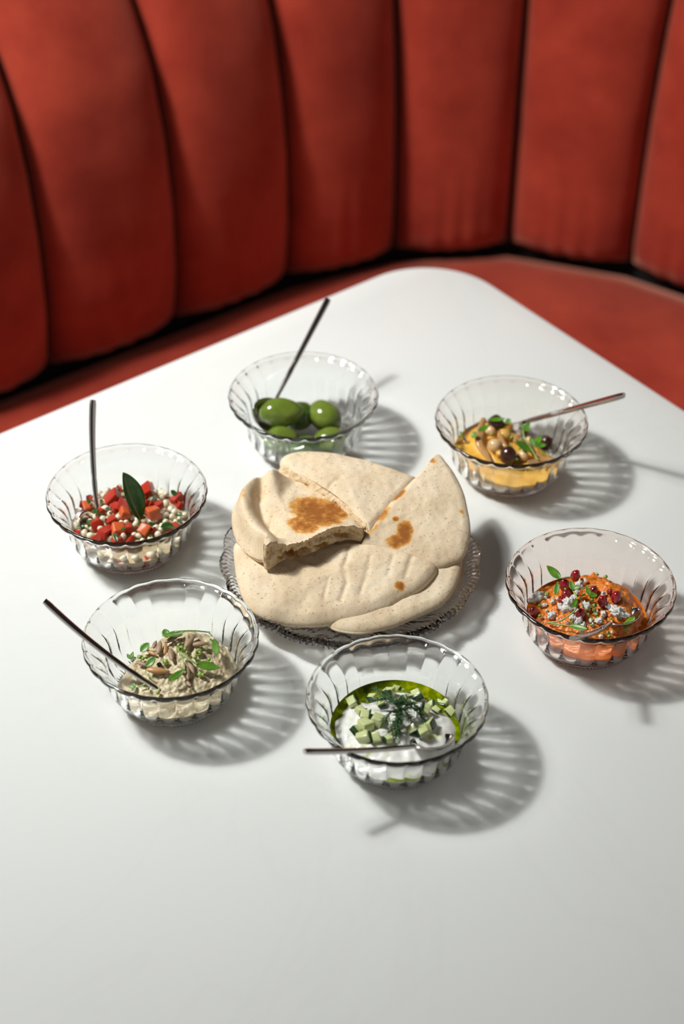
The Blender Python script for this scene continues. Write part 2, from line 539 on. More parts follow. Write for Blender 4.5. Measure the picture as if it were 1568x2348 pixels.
M['dark_olive'] = mottled('dark_brown_olive', [(0.3, (0.022, 0.007, 0.005)), (0.7, (0.075, 0.026, 0.016))], 90, 0.16, spec=0.6)
M['hole'] = plain('olive_hole', (0.006, 0.003, 0.003), 0.5)
M['chickpea'] = mottled('golden_chickpea', [(0.3, (0.60, 0.30, 0.05)), (0.7, (0.74, 0.46, 0.13))], 120, 0.25, spec=0.5)
M['chickpea_tan'] = mottled('tan_chickpea', [(0.3, (0.56, 0.33, 0.13)), (0.7, (0.70, 0.49, 0.27))], 120, 0.25, spec=0.5)
M['aril'] = mottled('pomegranate_red', [(0.3, (0.14, 0.002, 0.006)), (0.7, (0.42, 0.008, 0.016))], 200, 0.07, spec=0.8, coat=0.5)
M['feta'] = mottled('feta_white', [(0.3, (0.80, 0.78, 0.72)), (0.7, (0.88, 0.87, 0.83))], 220, 0.6, 0.5, 500)
M['seed'] = mottled('toasted_seed', [(0.3, (0.20, 0.125, 0.075)), (0.5, (0.37, 0.245, 0.155)), (0.72, (0.54, 0.39, 0.26))], 160, 0.35, 0.2, 400, spec=0.5)
M['seed_gold'] = mottled('golden_seed', [(0.3, (0.42, 0.20, 0.07)), (0.7, (0.62, 0.36, 0.16))], 110, 0.35)
M['pepper'] = plain('blue_black_peppercorn', (0.02, 0.025, 0.04), 0.3)
M['cucumber'] = mottled('cucumber_flesh', [(0.3, (0.50, 0.57, 0.23)), (0.7, (0.66, 0.70, 0.41))], 150, 0.2, spec=0.5, sss=0.2, sss_scale=0.003)
M['peel'] = mottled('cucumber_peel', [(0.3, (0.008, 0.03, 0.006)), (0.7, (0.02, 0.065, 0.012))], 200, 0.25)
M['dill'] = plain('dill_green', (0.030, 0.095, 0.022), 0.5)
M['hummus'] = mottled('yellow_hummus', [(0.3, (0.70, 0.36, 0.05)), (0.7, (0.82, 0.48, 0.09))], 130, 0.3, 0.5, 260, spec=0.5)
M['orange_dip'] = mottled('orange_dip', [(0.28, (0.46, 0.085, 0.008)), (0.5, (0.68, 0.185, 0.02)), (0.75, (0.76, 0.28, 0.05))], 130, 0.3, 0.7, 330, spec=0.5)
M['aubergine'] = mottled('beige_aubergine', [(0.25, (0.32, 0.23, 0.13)), (0.45, (0.55, 0.45, 0.28)), (0.7, (0.73, 0.64, 0.44))], 210, 0.3, 0.9, 330, spec=0.5)
M['yoghurt'] = mottled('white_yoghurt', [(0.30, (0.42, 0.45, 0.03)), (0.345, (0.70, 0.72, 0.38)), (0.385, (0.80, 0.80, 0.75)), (0.7, (0.84, 0.84, 0.80))], 95, 0.22, 0.3, 160, spec=0.5)
M['green_oil'] = mottled('green_oil', [(0.3, (0.05, 0.085, 0.0)), (0.52, (0.16, 0.21, 0.0)), (0.72, (0.40, 0.41, 0.008))], 170, 0.05, spec=0.6)
M['red_oil'] = mottled('orange_oil', [(0.3, (0.40, 0.05, 0.0)), (0.7, (0.68, 0.20, 0.01))], 80, 0.05, spec=0.6)
M['salad_base'] = mottled('dressing_base', [(0.3, (0.42, 0.30, 0.16)), (0.7, (0.62, 0.52, 0.34))], 130, 0.2, 0.4, 300)

# ---------------------------------------------------------------- crystal plate
PC = V((0.0065, 1.003, 0))
def plate_mesh():
    lob, per = 18, 8
    sub = 4
    nu = lob * per * sub
    rows = []
    def wav(a):
        return abs(cos(a * lob / 2)) - 0.64
    def add(fr):
        rows.append([fr(2 * pi * i / nu, i) for i in range(nu)])
    blk = [1, 1, 0.0, 0.0]
    for r, z in ((0.01, 0.0012), (0.045, 0.0012), (0.05, 0.0), (0.054, 0.0), (0.057, 0.0015)):
        add(lambda a, i, r=r, z=z: (r, z))
    def cut(a, r):
        """crossed engraved lines"""
        q = 0.0
        for sgn in (1, -1):
            t = (a * 18 / (2 * pi) + sgn * (r - 0.06) / 0.016) % 1.0
            q = max(q, 1 - min(t, 1 - t) / 0.10)
        return max(0, q)
    for k in range(8):
        r = lerp(0.059, 0.087, k / 7)
        z0 = lerp(0.002, 0.0135, (k / 7) ** 1.3)
        add(lambda a, i, r=r, z0=z0: (r, z0 + 0.0013 * cut(a, r)))
    for r, z, bl in ((0.0895, 0.0150, 0.3), (0.0930, 0.0165, 1), (0.0952, 0.0185, 1), (0.0957, 0.0210, 1), (0.0945, 0.0228, 1), (0.0925, 0.0234, 1), (0.0905, 0.0228, 1), (0.0893, 0.0208, .6), (0.0882, 0.0190, .2)):
        add(lambda a, i, r=r, z=z, bl=bl: (r + wav(a) * 0.0026 + (blk[i % 4] - .5) * 0.0009 * bl, z + (blk[i % 4] - .5) * 0.0014 * bl * (1 if z > .019 else -.4) + wav(a) * 0.0012))
    for r, z in ((0.085, 0.0172), (0.078, 0.0135), (0.07, 0.0100), (0.062, 0.0072), (0.054, 0.0058), (0.03, 0.0052), (0.01, 0.0052)):
        add(lambda a, i, r=r, z=z: (r + wav(a) * 0.003 * smooth(0.06, 0.085, r), z))
    vs_ = [V((r * cos(2 * pi * i / nu), r * sin(2 * pi * i / nu), z)) for row in rows for i, (r, z) in enumerate(row)]
    fs = grid_faces(nu, len(rows))
    n = len(rows)
    vs_.append(V((0, 0, 0.0012))); c0 = len(vs_) - 1
    vs_.append(V((0, 0, 0.0052))); c1 = len(vs_) - 1
    for i in range(nu):
        j = (i + 1) % nu
        fs.append((c0, j, i)); fs.append((c1, (n - 1) * nu + i, (n - 1) * nu + j))
    return vs_, fs
pl = obj('crystal_plate', plate_mesh(), M['crystal'])
pl.location = (PC.x, PC.y, 0.0002)
pl.rotation_euler.z = 0.1
pl.cycles.is_caustics_caster = True
es = pl.modifiers.new('facets', 'EDGE_SPLIT'); es.split_angle = radians(28)
tag(pl, 'cut crystal plate with scalloped faceted rim under the pita bread', 'plate')

# ---------------------------------------------------------------- pita bread
def cr(c, x, y):
    return c[0] + x / c[2], c[1] + y / c[2]
CB = (490, 1020, 2.529)
def seg_dist(px, py, line):
    best = 1e9
    for (x0, y0), (x1, y1) in zip(line, line[1:]):
        dx, dy = x1 - x0, y1 - y0
        t = max(0, min(1, ((px - x0) * dx + (py - y0) * dy) / (dx * dx + dy * dy + 1e-9)))
        best = min(best, hypot(px - x0 - dx * t, py - y0 - dy * t))
    return best
def resample(pts, n):
    """closed Catmull-Rom through (x, y, z, torn) points, n samples of equal step"""
    fine = []
    m = len(pts)
    for i in range(m):
        p0, p1, p2, p3 = (pts[(i + k - 1) % m] for k in range(4))
        sharp = False
        for t in range(12):
            t /= 12
            q = []
            for k in range(3):
                q.append(0.5 * (2 * p1[k] + (p2[k] - p0[k]) * t + (2 * p0[k] - 5 * p1[k] + 4 * p2[k] - p3[k]) * t * t + (3 * p1[k] - p0[k] - 3 * p2[k] + p3[k]) * t ** 3))
            q.append(lerp(p1[3], p2[3], t) if p1[3] != p2[3] else p1[3])
            fine.append(q)
    L = [0]
    for a, b_ in zip(fine, fine[1:] + fine[:1]):
        L.append(L[-1] + hypot(b_[0] - a[0], b_[1] - a[1]))
    out = []
    j = 0
    for k in range(n):
        s = L[-1] * k / n
        while L[j + 1] < s: j += 1
        a, b_ = fine[j], fine[(j + 1) % len(fine)]
        t = (s - L[j]) / max(1e-9, L[j + 1] - L[j])
        out.append([lerp(x, y, t) for x, y in zip(a, b_)])
    return out

def pita(label, outline, centre, T, dome, ridges=(), toast_shade=(), pockets=(), seed=0, N=220, K=46, edge_toast=0.0, crumb_out=0.0, slant=0.0, planar=0.0, dz=0.0):
    """outline: (x, y, z, torn) in crop coordinates of the photograph with the height z of the middle of the sheet"""
    outline = [(x, y, z + dz, t) for x, y, z, t in outline]
    centre = (centre[0], centre[1], centre[2] + dz)
    if planar:
        pts_ = [V((x - 700, y - 600, 1)) for x, y, *_ in outline]
        A_ = Matrix(((0, 0, 0), (0, 0, 0), (0, 0, 0))); B_ = V((0, 0, 0))
        for p_, o_ in zip(pts_, outline):
            A_ = A_ + Matrix([[p_[r] * p_[c] for c in range(3)] for r in range(3)]); B_ += p_ * o_[2]
        k_ = A_.inverted() @ B_
        pz = lambda x, y: k_.dot(V((x - 700, y - 600, 1)))
        outline = [(x, y, lerp(z, pz(x, y), planar), t) for x, y, z, t in outline]
        centre = (centre[0], centre[1], pz(centre[0], centre[1]))
    root_xy = at(*cr(CB, centre[0], centre[1]), centre[2])
    root = thing('pita_piece', label, 'pita bread', root_xy)
    ol = resample(outline, N)
    Pts = [at(*cr(CB, x, y), z) for x, y, z, _ in ol]
    torn = [smooth(0.35, 0.65, t) for *_, t in ol]
    ragged = [noise.noise(V((i * 0.35, seed * 7.1, 0))) for i in range(N)]
    def toast_at(px, py):
        v = 0.0
        for (x, y, rx, ry, ang, a) in toast_shade:
            dx, dy = px - x, py - y
            u = (dx * cos(ang) + dy * sin(ang)) / rx; w = (-dx * sin(ang) + dy * cos(ang)) / ry
            v = max(v, a * max(0, 1 - (u * u + w * w)) ** 0.9 if u * u + w * w < 1 else 0)
        return v
    top, bot, tv, tb = [], [], [], []
    for k in range(K + 1):
        rho = 1 - (1 - k / K) ** 1.5 if k else 0.0
        for i in range(N):
            Pi = Pts[i]
            p = root_xy.lerp(Pi, rho)
            de = (1 - rho) * (Pi - root_xy).length
            w = T * 1.5
            hc = T * sqrt(max(0, 1 - (1 - min(1, de / w)) ** 2))
            h = lerp(hc, T * (1 + 0.12 * ragged[i] * smooth(0.9, 1, rho)), torn[i])
            px, py = projd(p)
            cx, cyy = (px - CB[0]) * CB[2], (py - CB[1]) * CB[2]
            d = dome * (1 - rho ** 2.2)
            for line, sig, amp in ridges:
                d += amp * exp(-(seg_dist(cx, cyy, line) / sig) ** 2) * (min(1, de / 0.008) if amp < 0 or not torn[i] > .5 else 1)
            d += 0.0011 * noise.noise(p * 55 + V((seed, 0, 0))) + 0.00045 * noise.noise(p * 190)
            soft = lerp(min(1, de / 0.006), 1, torn[i])
            pt = p + V((0, 0, h + d * soft))
            if rho > 0.999 and torn[i] > 0.5:
                pt += (Pi - root_xy).normalized() * 0.0012 * ragged[(i * 3) % N]
            sl = (Pi - root_xy).normalized() * slant * torn[i] * 0.5 * smooth(0.8, 1, rho)
            top.append(pt - sl); bot.append(p - V((0, 0, h * 0.92)) + sl)
            e = edge_toast * exp(-(de / 0.004) ** 2) * (0.5 + 0.5 * noise.noise(p * 90)) * (1 - torn[i])
            tv.append(max(toast_at(cx, cyy), e)); tb.append(0.0)
    nT = len(top)
    verts = [v - root_xy for v in top + bot]
    fs = grid_faces(N, K + 1)
    fs = [f for f in fs]
    fs += [tuple(q + nT for q in f[::-1]) for f in grid_faces(N, K + 1)]
    # join the two skins along crust edges
    for i in range(N):
        j = (i + 1) % N
        if torn[i] <= 0.5 or torn[j] <= 0.5:
            a, b_ = K * N + i, K * N + j
            fs.append((a, b_, b_ + nT, a + nT))
    o = obj('crust', (verts, fs), M['crust'], root)
    at_ = o.data.attributes.new('toast_shade', 'FLOAT', 'POINT')
    at_.data.foreach_set('value', tv + tb)
    o.cycles.is_caustics_receiver = True
    # torn face
    run = [i for i in range(N) if torn[i] > 0.5 or torn[(i + 1) % N] > 0.5 or torn[i - 1] > 0.5]
    if run:
        st = next((i for i in run if (i - 1) % N not in run), run[0])
        order = []
        i = st
        while i in run and len(order) < len(run):
            order.append(i); i = (i + 1) % N
        R_ = 11
        SUB = 2
        cols = []
        for q in range((len(order) - 1) * SUB + 1):
            i0 = order[q // SUB]; i1 = order[min(len(order) - 1, q // SUB + 1)]; t = (q % SUB) / SUB
            cols.append((top[K * N + i0].lerp(top[K * N + i1], t), bot[K * N + i0].lerp(bot[K * N + i1], t), ((Pts[i0] - root_xy).lerp(Pts[i1] - root_xy, t)).normalized()))
        cv, ct = [], []
        for r in range(R_):
            t = r / (R_ - 1)
            for a, b_, n in cols:
                p = a.lerp(b_, t)
                env = sin(pi * t)
                px, py = projd(p)
                cx, cyy = (px - CB[0]) * CB[2], (py - CB[1]) * CB[2]
                dep = 0.0026 * env * (noise.noise(p * 260 + V((seed, 3, 1))) + 0.7 * noise.noise(p * 520)) + crumb_out * env
                tt = 0.10 + 0.35 * max(0, -dep / 0.002)  # shade painted in: the crumb colour darkens as the face recedes
                for (x, y, rx, ry, dd) in pockets:
                    u = ((cx - x) / rx) ** 2 + ((cyy - y) / ry) ** 2
                    if u < 1:
                        dep -= dd * (1 - u) ** 0.5 * min(1, env * 2.2)
                        tt = max(tt, 0.55 * (1 - u) ** 0.5)  # pockets carry painted shade, deepest in the middle
                cv.append(p + n * (dep - 0.0003) - root_xy); ct.append(tt)
        c = obj('crumb', (cv, grid_faces(len(cols), R_, False)), M['crumb'], root)
        c.data.attributes.new('toast_shade', 'FLOAT', 'POINT').data.foreach_set('value', ct)
        c['label'] = 'open torn crumb edge'
        c.cycles.is_caustics_receiver = True
    return root

# lowest round, seen at the right edge
pita('lowest pita, only a sliver showing at the right side of the plate',
     [(560, 560, .013, 0), (780, 440, .013, 0), (1100, 430, .013, 0), (1370, 520, .014, 0), (1448, 640, .014, 0), (1452, 740, .014, 0), (1425, 830, .014, 0), (1370, 888, .014, 0), (1280, 900, .013, 0), (1000, 960, .012, 0), (760, 930, .012, 0), (600, 800, .012, 0)],
     (1020, 690, .0135), .0035, .0, seed=1, N=140, K=20, edge_toast=.35, dz=.0025)
# second one
pita('pita half lying under the front half with its rim peeking out below',
     [(560, 880, .021, 0), (520, 760, .022, 0), (700, 640, .024, 0), (1000, 560, .025, 0), (1300, 560, .026, 0), (1420, 610, .027, 0), (1440, 680, .026, 0), (1428, 760, .024, 0), (1390, 850, .021, 0), (1330, 925, .019, 0), (1250, 965, .019, 0), (1150, 1012, .0185, 0),
      (1050, 1052, .018, 0), (940, 1080, .018, 0), (840, 1092, .018, 0), (750, 1084, .018, 0), (680, 1062, .018, 0), (610, 1000, .019, 0)],
     (1010, 830, .022), .0045, .0015, ridges=[([(1290, 715), (1445, 662)], 14, -.0015)], seed=2, N=180, K=34, edge_toast=.25)
# front half
pita('large pita half at the front with a smooth pale domed top',
     [(118, 590, .034, 0), (116, 660, .033, 0), (132, 780, .0315, 0), (165, 890, .0300, 0), (215, 965, .0285, 0), (300, 1012, .027, 0), (420, 1042, .0245, 0), (540, 1050, .0245, 0), (640, 1046, .0245, 0), (760, 1028, .025, 0), (900, 993, .026, 0),
      (1010, 953, .027, 0), (1100, 900, .0285, 0), (1190, 852, .030, 0), (1250, 798, .0315, 0), (1290, 752, .033, 0), (1294, 722, .034, 0), (1275, 700, .035, 0), (1210, 672, .0365, 0), (1130, 640, .0375, 0), (1040, 612, .038, 0), (920, 590, .038, 0), (800, 578, .038, 0),
      (690, 580, .037, 0), (520, 560, .034, 0), (320, 530, .032, 0), (180, 540, .031, 0)],
     (690, 800, .0315), .0060, .0028,
     ridges=[([(775, 630), (780, 690), (752, 760), (772, 850), (735, 940)], 15, -.0013), ([(665, 830), (640, 925)], 14, -.0009), ([(905, 700), (885, 800), (850, 895)], 14, -.0011), ([(1035, 690), (1010, 800)], 14, -.0010),
             ([(1150, 680), (1110, 800)], 15, -.0013), ([(1000, 900), (1100, 700)], 60, .0008)],
     toast_shade=[(1075, 858, 42, 32, 0, 0.75), (985, 895, 60, 35, 0, 0.18), (1250, 740, 60, 40, -.4, 0.22)], seed=3, N=260, K=60, dz=-.004)
# left torn wedge with a rolled edge
pita('torn pita wedge at the left with a rolled edge and brown toasted patch',
     [(500, 205, .034, 0), (395, 208, .035, 0), (320, 218, .037, 0), (255, 238, .036, 0), (195, 275, .035, 0), (145, 325, .034, 0), (112, 375, .033, 0), (103, 430, .032, 0), (110, 500, .032, 0), (135, 570, .032, 0), (190, 635, .033, 0), (255, 668, .038, 0),
      (285, 672, .0405, 0.4), (305, 690, .0415, 1), (345, 668, .0425, 1), (400, 635, .0440, 1), (480, 620, .0455, 1), (560, 592, .046, 1), (640, 555, .046, 1), (720, 525, .046, 1), (800, 512, .045, 1), (860, 525, .042, 1), (868, 500, .038, 0.2), (800, 400, .035, 0), (690, 300, .034, 0), (580, 230, .033, 0)],
     (420, 430, .0385), .0068, .0,
     ridges=[([(330, 235), (250, 255), (190, 315), (165, 400), (185, 500), (250, 600), (310, 655)], 74, .0130), ([(285, 270), (262, 380), (300, 480), (372, 560)], 30, -.0050), ([(345, 440), (330, 500)], 20, -.0022), ([(470, 260), (400, 330)], 26, -.0012), ([(480, 640), (560, 600), (700, 540)], 40, .002)],
     toast_shade=[(600, 430, 200, 105, 0.25, 0.95), (520, 510, 120, 60, 0.2, 0.8), (690, 420, 130, 60, 0.45, 0.85), (165, 385, 45, 50, 0, .35), (280, 330, 30, 60, 0, .25)],
     pockets=[(455, 640, 66, 24, .007), (530, 618, 40, 20, .005), (610, 590, 34, 14, .003), (760, 525, 66, 16, .005), (650, 578, 24, 20, .003), (385, 660, 22, 14, .002)], seed=4, N=280, K=56, dz=.003)
# back wedge
pita('torn pita wedge at the back, freckled top, torn face towards the toasted one',
     [(392, 140, .041, 0.5), (383, 110, .042, 0), (400, 82, .043, 0), (450, 62, .044, 0), (520, 52, .044, 0), (620, 57, .044, 0), (740, 72, .044, 0), (850, 93, .044, 0), (960, 125, .044, 0), (1060, 160, .044, 0), (1160, 198, .043, 0), (1172, 214, .042, 0), (1112, 290, .041, 0), (1042, 366, .041, 0), (986, 440, .041, 0), (918, 512, .042, 0), (880, 508, .0435, 1), (810, 448, .0465, 1), (740, 392, .0465, 1), (660, 330, .046, 1), (580, 278, .045, 1), (500, 228, .0435, 1), (430, 182, .042, 1)],
     (780, 265, .045), .0053, .0045,
     ridges=[([(735, 240), (680, 275), (660, 300)], 10, -.0012), ([(1160, 200), (900, 420)], 90, -.001)], toast_shade=[(1000, 300, 200, 90, .6, .12)],
     pockets=[(520, 235, 30, 14, .003), (690, 345, 40, 12, .003), (770, 425, 34, 14, .004), (620, 300, 30, 12, .002), (870, 495, 20, 14, .003)], seed=5, N=260, K=48, crumb_out=.001, slant=.0115, planar=.95)
# right wedge
pita('pita wedge standing up at the right with orange toasted spots along its cut edge',
     [(1296, 62, .055, 0), (1350, 112, .054, 0), (1402, 185, .052, 0), (1448, 280, .050, 0), (1472, 380, .047, 0), (1488, 480, .0435, 0), (1478, 570, .040, 0), (1450, 652, .034, 0), (1385, 690, .030, 0), (1270, 716, .029, 0), (1120, 668, .029, 0), (980, 628, .031, 0), (870, 600, .034, 0), (858, 575, .038, .0),
      (900, 505, .0475, .0), (960, 425, .050, .0), (1020, 345, .052, .0), (1090, 272, .054, .0), (1160, 203, .055, .0), (1230, 132, .0555, .0)],
     (1200, 410, .0465), .0042, .003,
     ridges=[([(1450, 655), (1330, 690)], 30, -.002)], planar=0.85, toast_shade=[(1070, 310, 70, 34, -.75, 0.9299999999999999), (980, 425, 85, 45, -.9, 0.63), (1055, 465, 28, 24, 0, 0.8999999999999999), (1105, 540, 62, 85, 0, 0.99), (1060, 590, 80, 45, 0, 0.8999999999999999), (1265, 118, 40, 26, .6, 0.6000000000000001), (1435, 415, 28, 22, 0, 0.5249999999999999), (920, 520, 60, 40, -.8, 0.44999999999999996), (1280, 420, 60, 40, 0, .16)], seed=6, N=240, K=50, edge_toast=.12)

# ---------------------------------------------------------------- small shapes
def rnd(a, b_): return random.uniform(a, b_)
def lumpy(rx, ry, rz, amp=0.08, freq=1.2, sub=2, seed=0.0, beak=0.0, flat=0.0):
    bm = bmesh.new()
    bmesh.ops.create_icosphere(bm, subdivisions=sub, radius=1)
    for v in bm.verts:
        d = v.co.normalized()
        k = 1 + amp * noise.noise(d * freq + V((seed, seed * 2, 0)))
        c = d * k
        if beak:
            c.x += beak * max(0, d.x) ** 6
            c *= 1 - 0.12 * exp(-(d.y / 0.16) ** 2) * max(0, d.z)
        v.co = V((c.x * rx, c.y * ry, c.z * rz))
    return bm
def dice(sx, sy, sz, seed=0, jag=0.16):
    bm = bmesh.new()
    bmesh.ops.create_cube(bm, size=1)
    rg = random.Random(seed)
    for v in bm.verts:
        v.co = V((v.co.x * sx, v.co.y * sy, v.co.z * sz)) + V((rg.uniform(-1, 1) * sx, rg.uniform(-1, 1) * sy, rg.uniform(-1, 1) * sz)) * jag
    bmesh.ops.bevel(bm, geom=bm.edges[:], offset=min(sx, sy, sz) * 0.12, segments=2, affect='EDGES', profile=0.6)
    return bm
def chunk(r, seed, amp=0.35, sub=2):
    bm = bmesh.new()
    bmesh.ops.create_icosphere(bm, subdivisions=sub, radius=1)
    rg = random.Random(seed)
    sx, sy, sz = rg.uniform(.8, 1.2), rg.uniform(.7, 1.1), rg.uniform(.6, .9)
    for v in bm.verts:
        d = v.co.normalized()
        k = 1 + amp * noise.noise(d * 1.8 + V((seed, 0, 3))) + amp * 0.8 * noise.noise(d * 4.0 + V((0, seed, 1))) + amp * 0.5 * noise.noise(d * 9 + V((2, seed, 1)))
        v.co = V((d.x * sx, d.y * sy, d.z * sz)) * k * r
    return bm
def tube_pts(pts, radii, seg=8, cap=True):
    pts = [V(p) for p in pts]
    vs_, fs = [], []
    up = V((0.3, 0.2, 1)).normalized()
    for i, p in enumerate(pts):
        t = (pts[min(i + 1, len(pts) - 1)] - pts[max(i - 1, 0)]).normalized()
        s_ = t.cross(up)
        if s_.length < 1e-4: s_ = t.cross(V((1, 0, 0)))
        s_.normalize(); u_ = s_.cross(t)
        r = radii[i] if isinstance(radii, (list, tuple)) else radii
        for k in range(seg):
            a = 2 * pi * k / seg
            vs_.append(p + (s_ * cos(a) + u_ * sin(a)) * r)
    fs = [tuple(f) for f in grid_faces(seg, len(pts))]
    if cap:
        fs.append(tuple(range(seg))[::-1]); fs.append(tuple(range((len(pts) - 1) * seg, len(pts) * seg)))
    return vs_, fs
def spline(pts, n):
    pts = [V(p) for p in pts]
    out = []
    m = len(pts)
    for i in range(m - 1):
        p0, p1, p2, p3 = pts[max(i - 1, 0)], pts[i], pts[i + 1], pts[min(i + 2, m - 1)]
        for t in range(n):
            t /= n
            out.append(0.5 * (2 * p1 + (p2 - p0) * t + (2 * p0 - 5 * p1 + 4 * p2 - p3) * t * t + (3 * p1 - p0 - 3 * p2 + p3) * t ** 3))
    out.append(pts[-1])
    return out
def merge(parts):
    vs_, fs = [], []
    for v, f in parts:
        n = len(vs_)
        vs_ += list(v); fs += [tuple(i + n for i in q) for q in f]
    return vs_, fs
def rot_rand(): return Quaternion((rnd(-1, 1), rnd(-1, 1), rnd(-1, 1), rnd(-1, 1))).normalized()
def receive(o):
    if o.type == 'MESH': o.cycles.is_caustics_receiver = True
    return o
_mesh_cache = {}
def put(name, maker, mat, loc, label, cat, group, q=None, scale=1.0, key=None):
    """one small solid; alike ones share their mesh"""
    if key is not None and key in _mesh_cache:
        o = _mesh_cache[key].copy()
        COL.objects.link(o)
    else:
        o = obj(name, maker(), mat)
        if key is not None: _mesh_cache[key] = o
    o.location = loc
    o.rotation_mode = 'QUATERNION'
    o.rotation_quaternion = q or Quaternion()
    o.scale = (scale,) * 3 if isinstance(scale, (int, float)) else scale
    receive(o)
    return tag(o, label, cat, group)

# ---------------------------------------------------------------- dips: solids lying against the glass
class Dip:
    def __init__(self, bowl, f):
        self.b = V((*BOWLS[bowl], 0)); self.f = f
    def top(self, x, y): return self.f(x - self.b.x, y - self.b.y)
    def hit(self, px, py, lift=0.0):
        """where the line of sight of a pixel meets the surface of the dip (in the scene)"""
        d = ray(px, py)
        lo, hi = (C_O.z - 0.09) / -d.z, (C_O.z - 0.004) / -d.z
        n = 220
        for i in range(n + 1):
            t = lerp(lo, hi, i / n)
            p = C_O + d * t
            if p.z < self.top(p.x, p.y) + lift:
                return p
        return C_O + d * hi
    def normal(self, p):
        e = 0.0012
        return V((self.top(p.x - e, p.y) - self.top(p.x + e, p.y), self.top(p.x, p.y - e) - self.top(p.x, p.y + e), 2 * e)).normalized()
def dip_obj(name, dip, mat, label, cat, cx=0.0, cy=0.0, nt_=200, nr=80, gap=0.0005, lim=0.0452):
    f = dip.f
    radii = []
    for i in range(nt_):
        a = 2 * pi * i / nt_
        r = 0.0
        while True:
            r += 0.0004
            x, y = cx + r * cos(a), cy + r * sin(a)
            rr = hypot(x, y)
            if rr > lim or f(x, y) <= wall_z(rr + gap) + gap: break
        radii.append(r)
    radii = [min(radii[i - 1], radii[i], radii[(i + 1) % nt_]) for i in range(nt_)]
    vt, vb = [V((cx, cy, f(cx, cy)))], [V((cx, cy, wall_z(hypot(cx, cy)) + gap))]
    for k in range(1, nr + 1):
        q = (k / nr) ** 0.85
        for i in range(nt_):
            a = 2 * pi * i / nt_
            x, y = cx + q * radii[i] * cos(a), cy + q * radii[i] * sin(a)
            zb = wall_z(hypot(x, y) + gap) + gap
            vt.append(V((x, y, max(f(x, y), zb)))); vb.append(V((x, y, zb)))
    n = len(vt)
    fs = []
    for i in range(nt_):
        j = (i + 1) % nt_
        fs.append((0, 1 + i, 1 + j)); fs.append((n, n + 1 + j, n + 1 + i))
        for k in range(nr - 1):
            a, b_ = 1 + k * nt_ + i, 1 + k * nt_ + j
            fs.append((a, a + nt_, b_ + nt_, b_)); fs.append((n + a, n + b_, n + b_ + nt_, n + a + nt_))
        a, b_ = 1 + (nr - 1) * nt_ + i, 1 + (nr - 1) * nt_ + j
        fs.append((a, n + a, n + b_, b_))
    o = obj(name, (vt + vb, fs), mat)
    o.location = (dip.b.x, dip.b.y, 0.0002)
    receive(o)
    return tag(o, label, cat)
def nz(x, y, f, s=0): return noise.noise(V((x * f, y * f, s)))

# ---------------------------------------------------------------- leaves and sprigs
def leaf_mesh(L, Wd, curl=0.2, fold=0.25, nu=11, nv=7, shape=1.0, tip=0.0):
    vs_ = []
    for j in range(nu):
        t = j / (nu - 1)
        w = Wd * 0.5 * (sin(pi * min(1, t ** shape)) ** 0.75 if 0 < t < 1 else 0.02)
        for i in range(nv):
            s_ = i / (nv - 1) * 2 - 1
            vs_.append(V((L * (t if curl == 0 else sin(curl * t) / curl), w * s_, fold * w * s_ * s_ + L * ((1 - cos(curl * t)) / curl if curl else 0))))
    top_ = grid_faces(nv, nu, False)
    n = len(vs_)
    low = [v - V((0, 0, 0.0003)) for v in vs_]
    fs = top_ + [tuple(k + n for k in f[::-1]) for f in top_]
    rim = [i for i in range(nv)] + [j * nv + nv - 1 for j in range(1, nu)] + [(nu - 1) * nv + i for i in range(nv - 2, -1, -1)] + [j * nv for j in range(nu - 2, 0, -1)]
    for q in range(len(rim)):
        u, w = rim[q], rim[(q + 1) % len(rim)]
        fs.append((w, u, u + n, w + n))
    return vs_ + low, fs
def frame(x, up):
    x = V(x).normalized(); y = V(up).cross(x)
    if y.length < 1e-5: y = V((0, 1, 0)).cross(x)
    y.normalize(); z = x.cross(y)
    return Matrix((x, y, z)).transposed().to_quaternion()
def lay(mesh, base, tipp, up):
    q = frame(V(tipp) - V(base), up)
    return [q @ v + V(base) for v in mesh[0]], mesh[1]
def frilly_leaf(base, tipp, up, L):
    """a three lobed leaf with toothed lobes"""
    d = (V(tipp) - V(base)).normalized(); side = V(up).cross(d).normalized()
    parts = []
    for ang, k in ((0, 1), (0.9, .75), (-0.9, .75), (0.45, .6), (-0.45, .6)):
        dd = (d * cos(ang) + side * sin(ang)).normalized()
        parts.append(lay(leaf_mesh(L * k, L * 0.42 * k, 0.3, 0.3, 7, 5), V(base) + V((0, 0, 0.0003 * k)), V(base) + dd, up))
    return merge(parts)
def sprig(label, group, stem_pts, leaves, mat='leaf', stem_r=0.0005):
    """leaves: (kind, base, tip, width, curl)"""
    root = thing('herb_sprig', label, 'herb', stem_pts[0] if stem_pts else leaves[0][1], group)
    ro = V(root.location)
    if stem_pts and len(stem_pts) > 1:
        sp = [p - ro for p in spline(stem_pts, 6)]
        receive(obj('stem', tube_pts(sp, stem_r, 6), M['stem'], root))
    for kind, base, tipp, wd, curl in leaves:
        pb_, pt2 = projd(V(base)), projd(V(tipp))
        lim_ = hypot(pb_[0] - pt2[0], pb_[1] - pt2[1]) * (V(base) - C_O).dot(C_F) / FPX * 1.3
        if (V(tipp) - V(base)).length > lim_:
            tipp = at(pt2[0], pt2[1], V(base).z + 0.001)
        b0, t0 = V(base) - ro, V(tipp) - ro
        up = (C_O - V(base)).normalized() * 0.5 + V((0, 0, 0.7))
        L = (t0 - b0).length
        if kind == 'frilly': g = frilly_leaf(b0, t0, up, L)
        else: g = lay(leaf_mesh(L, wd, curl, 0.25, shape=0.8 if kind == 'spoonleaf' else 1.0), b0, t0, up)
        receive(obj('leaf', g, M[mat], root))
    return root

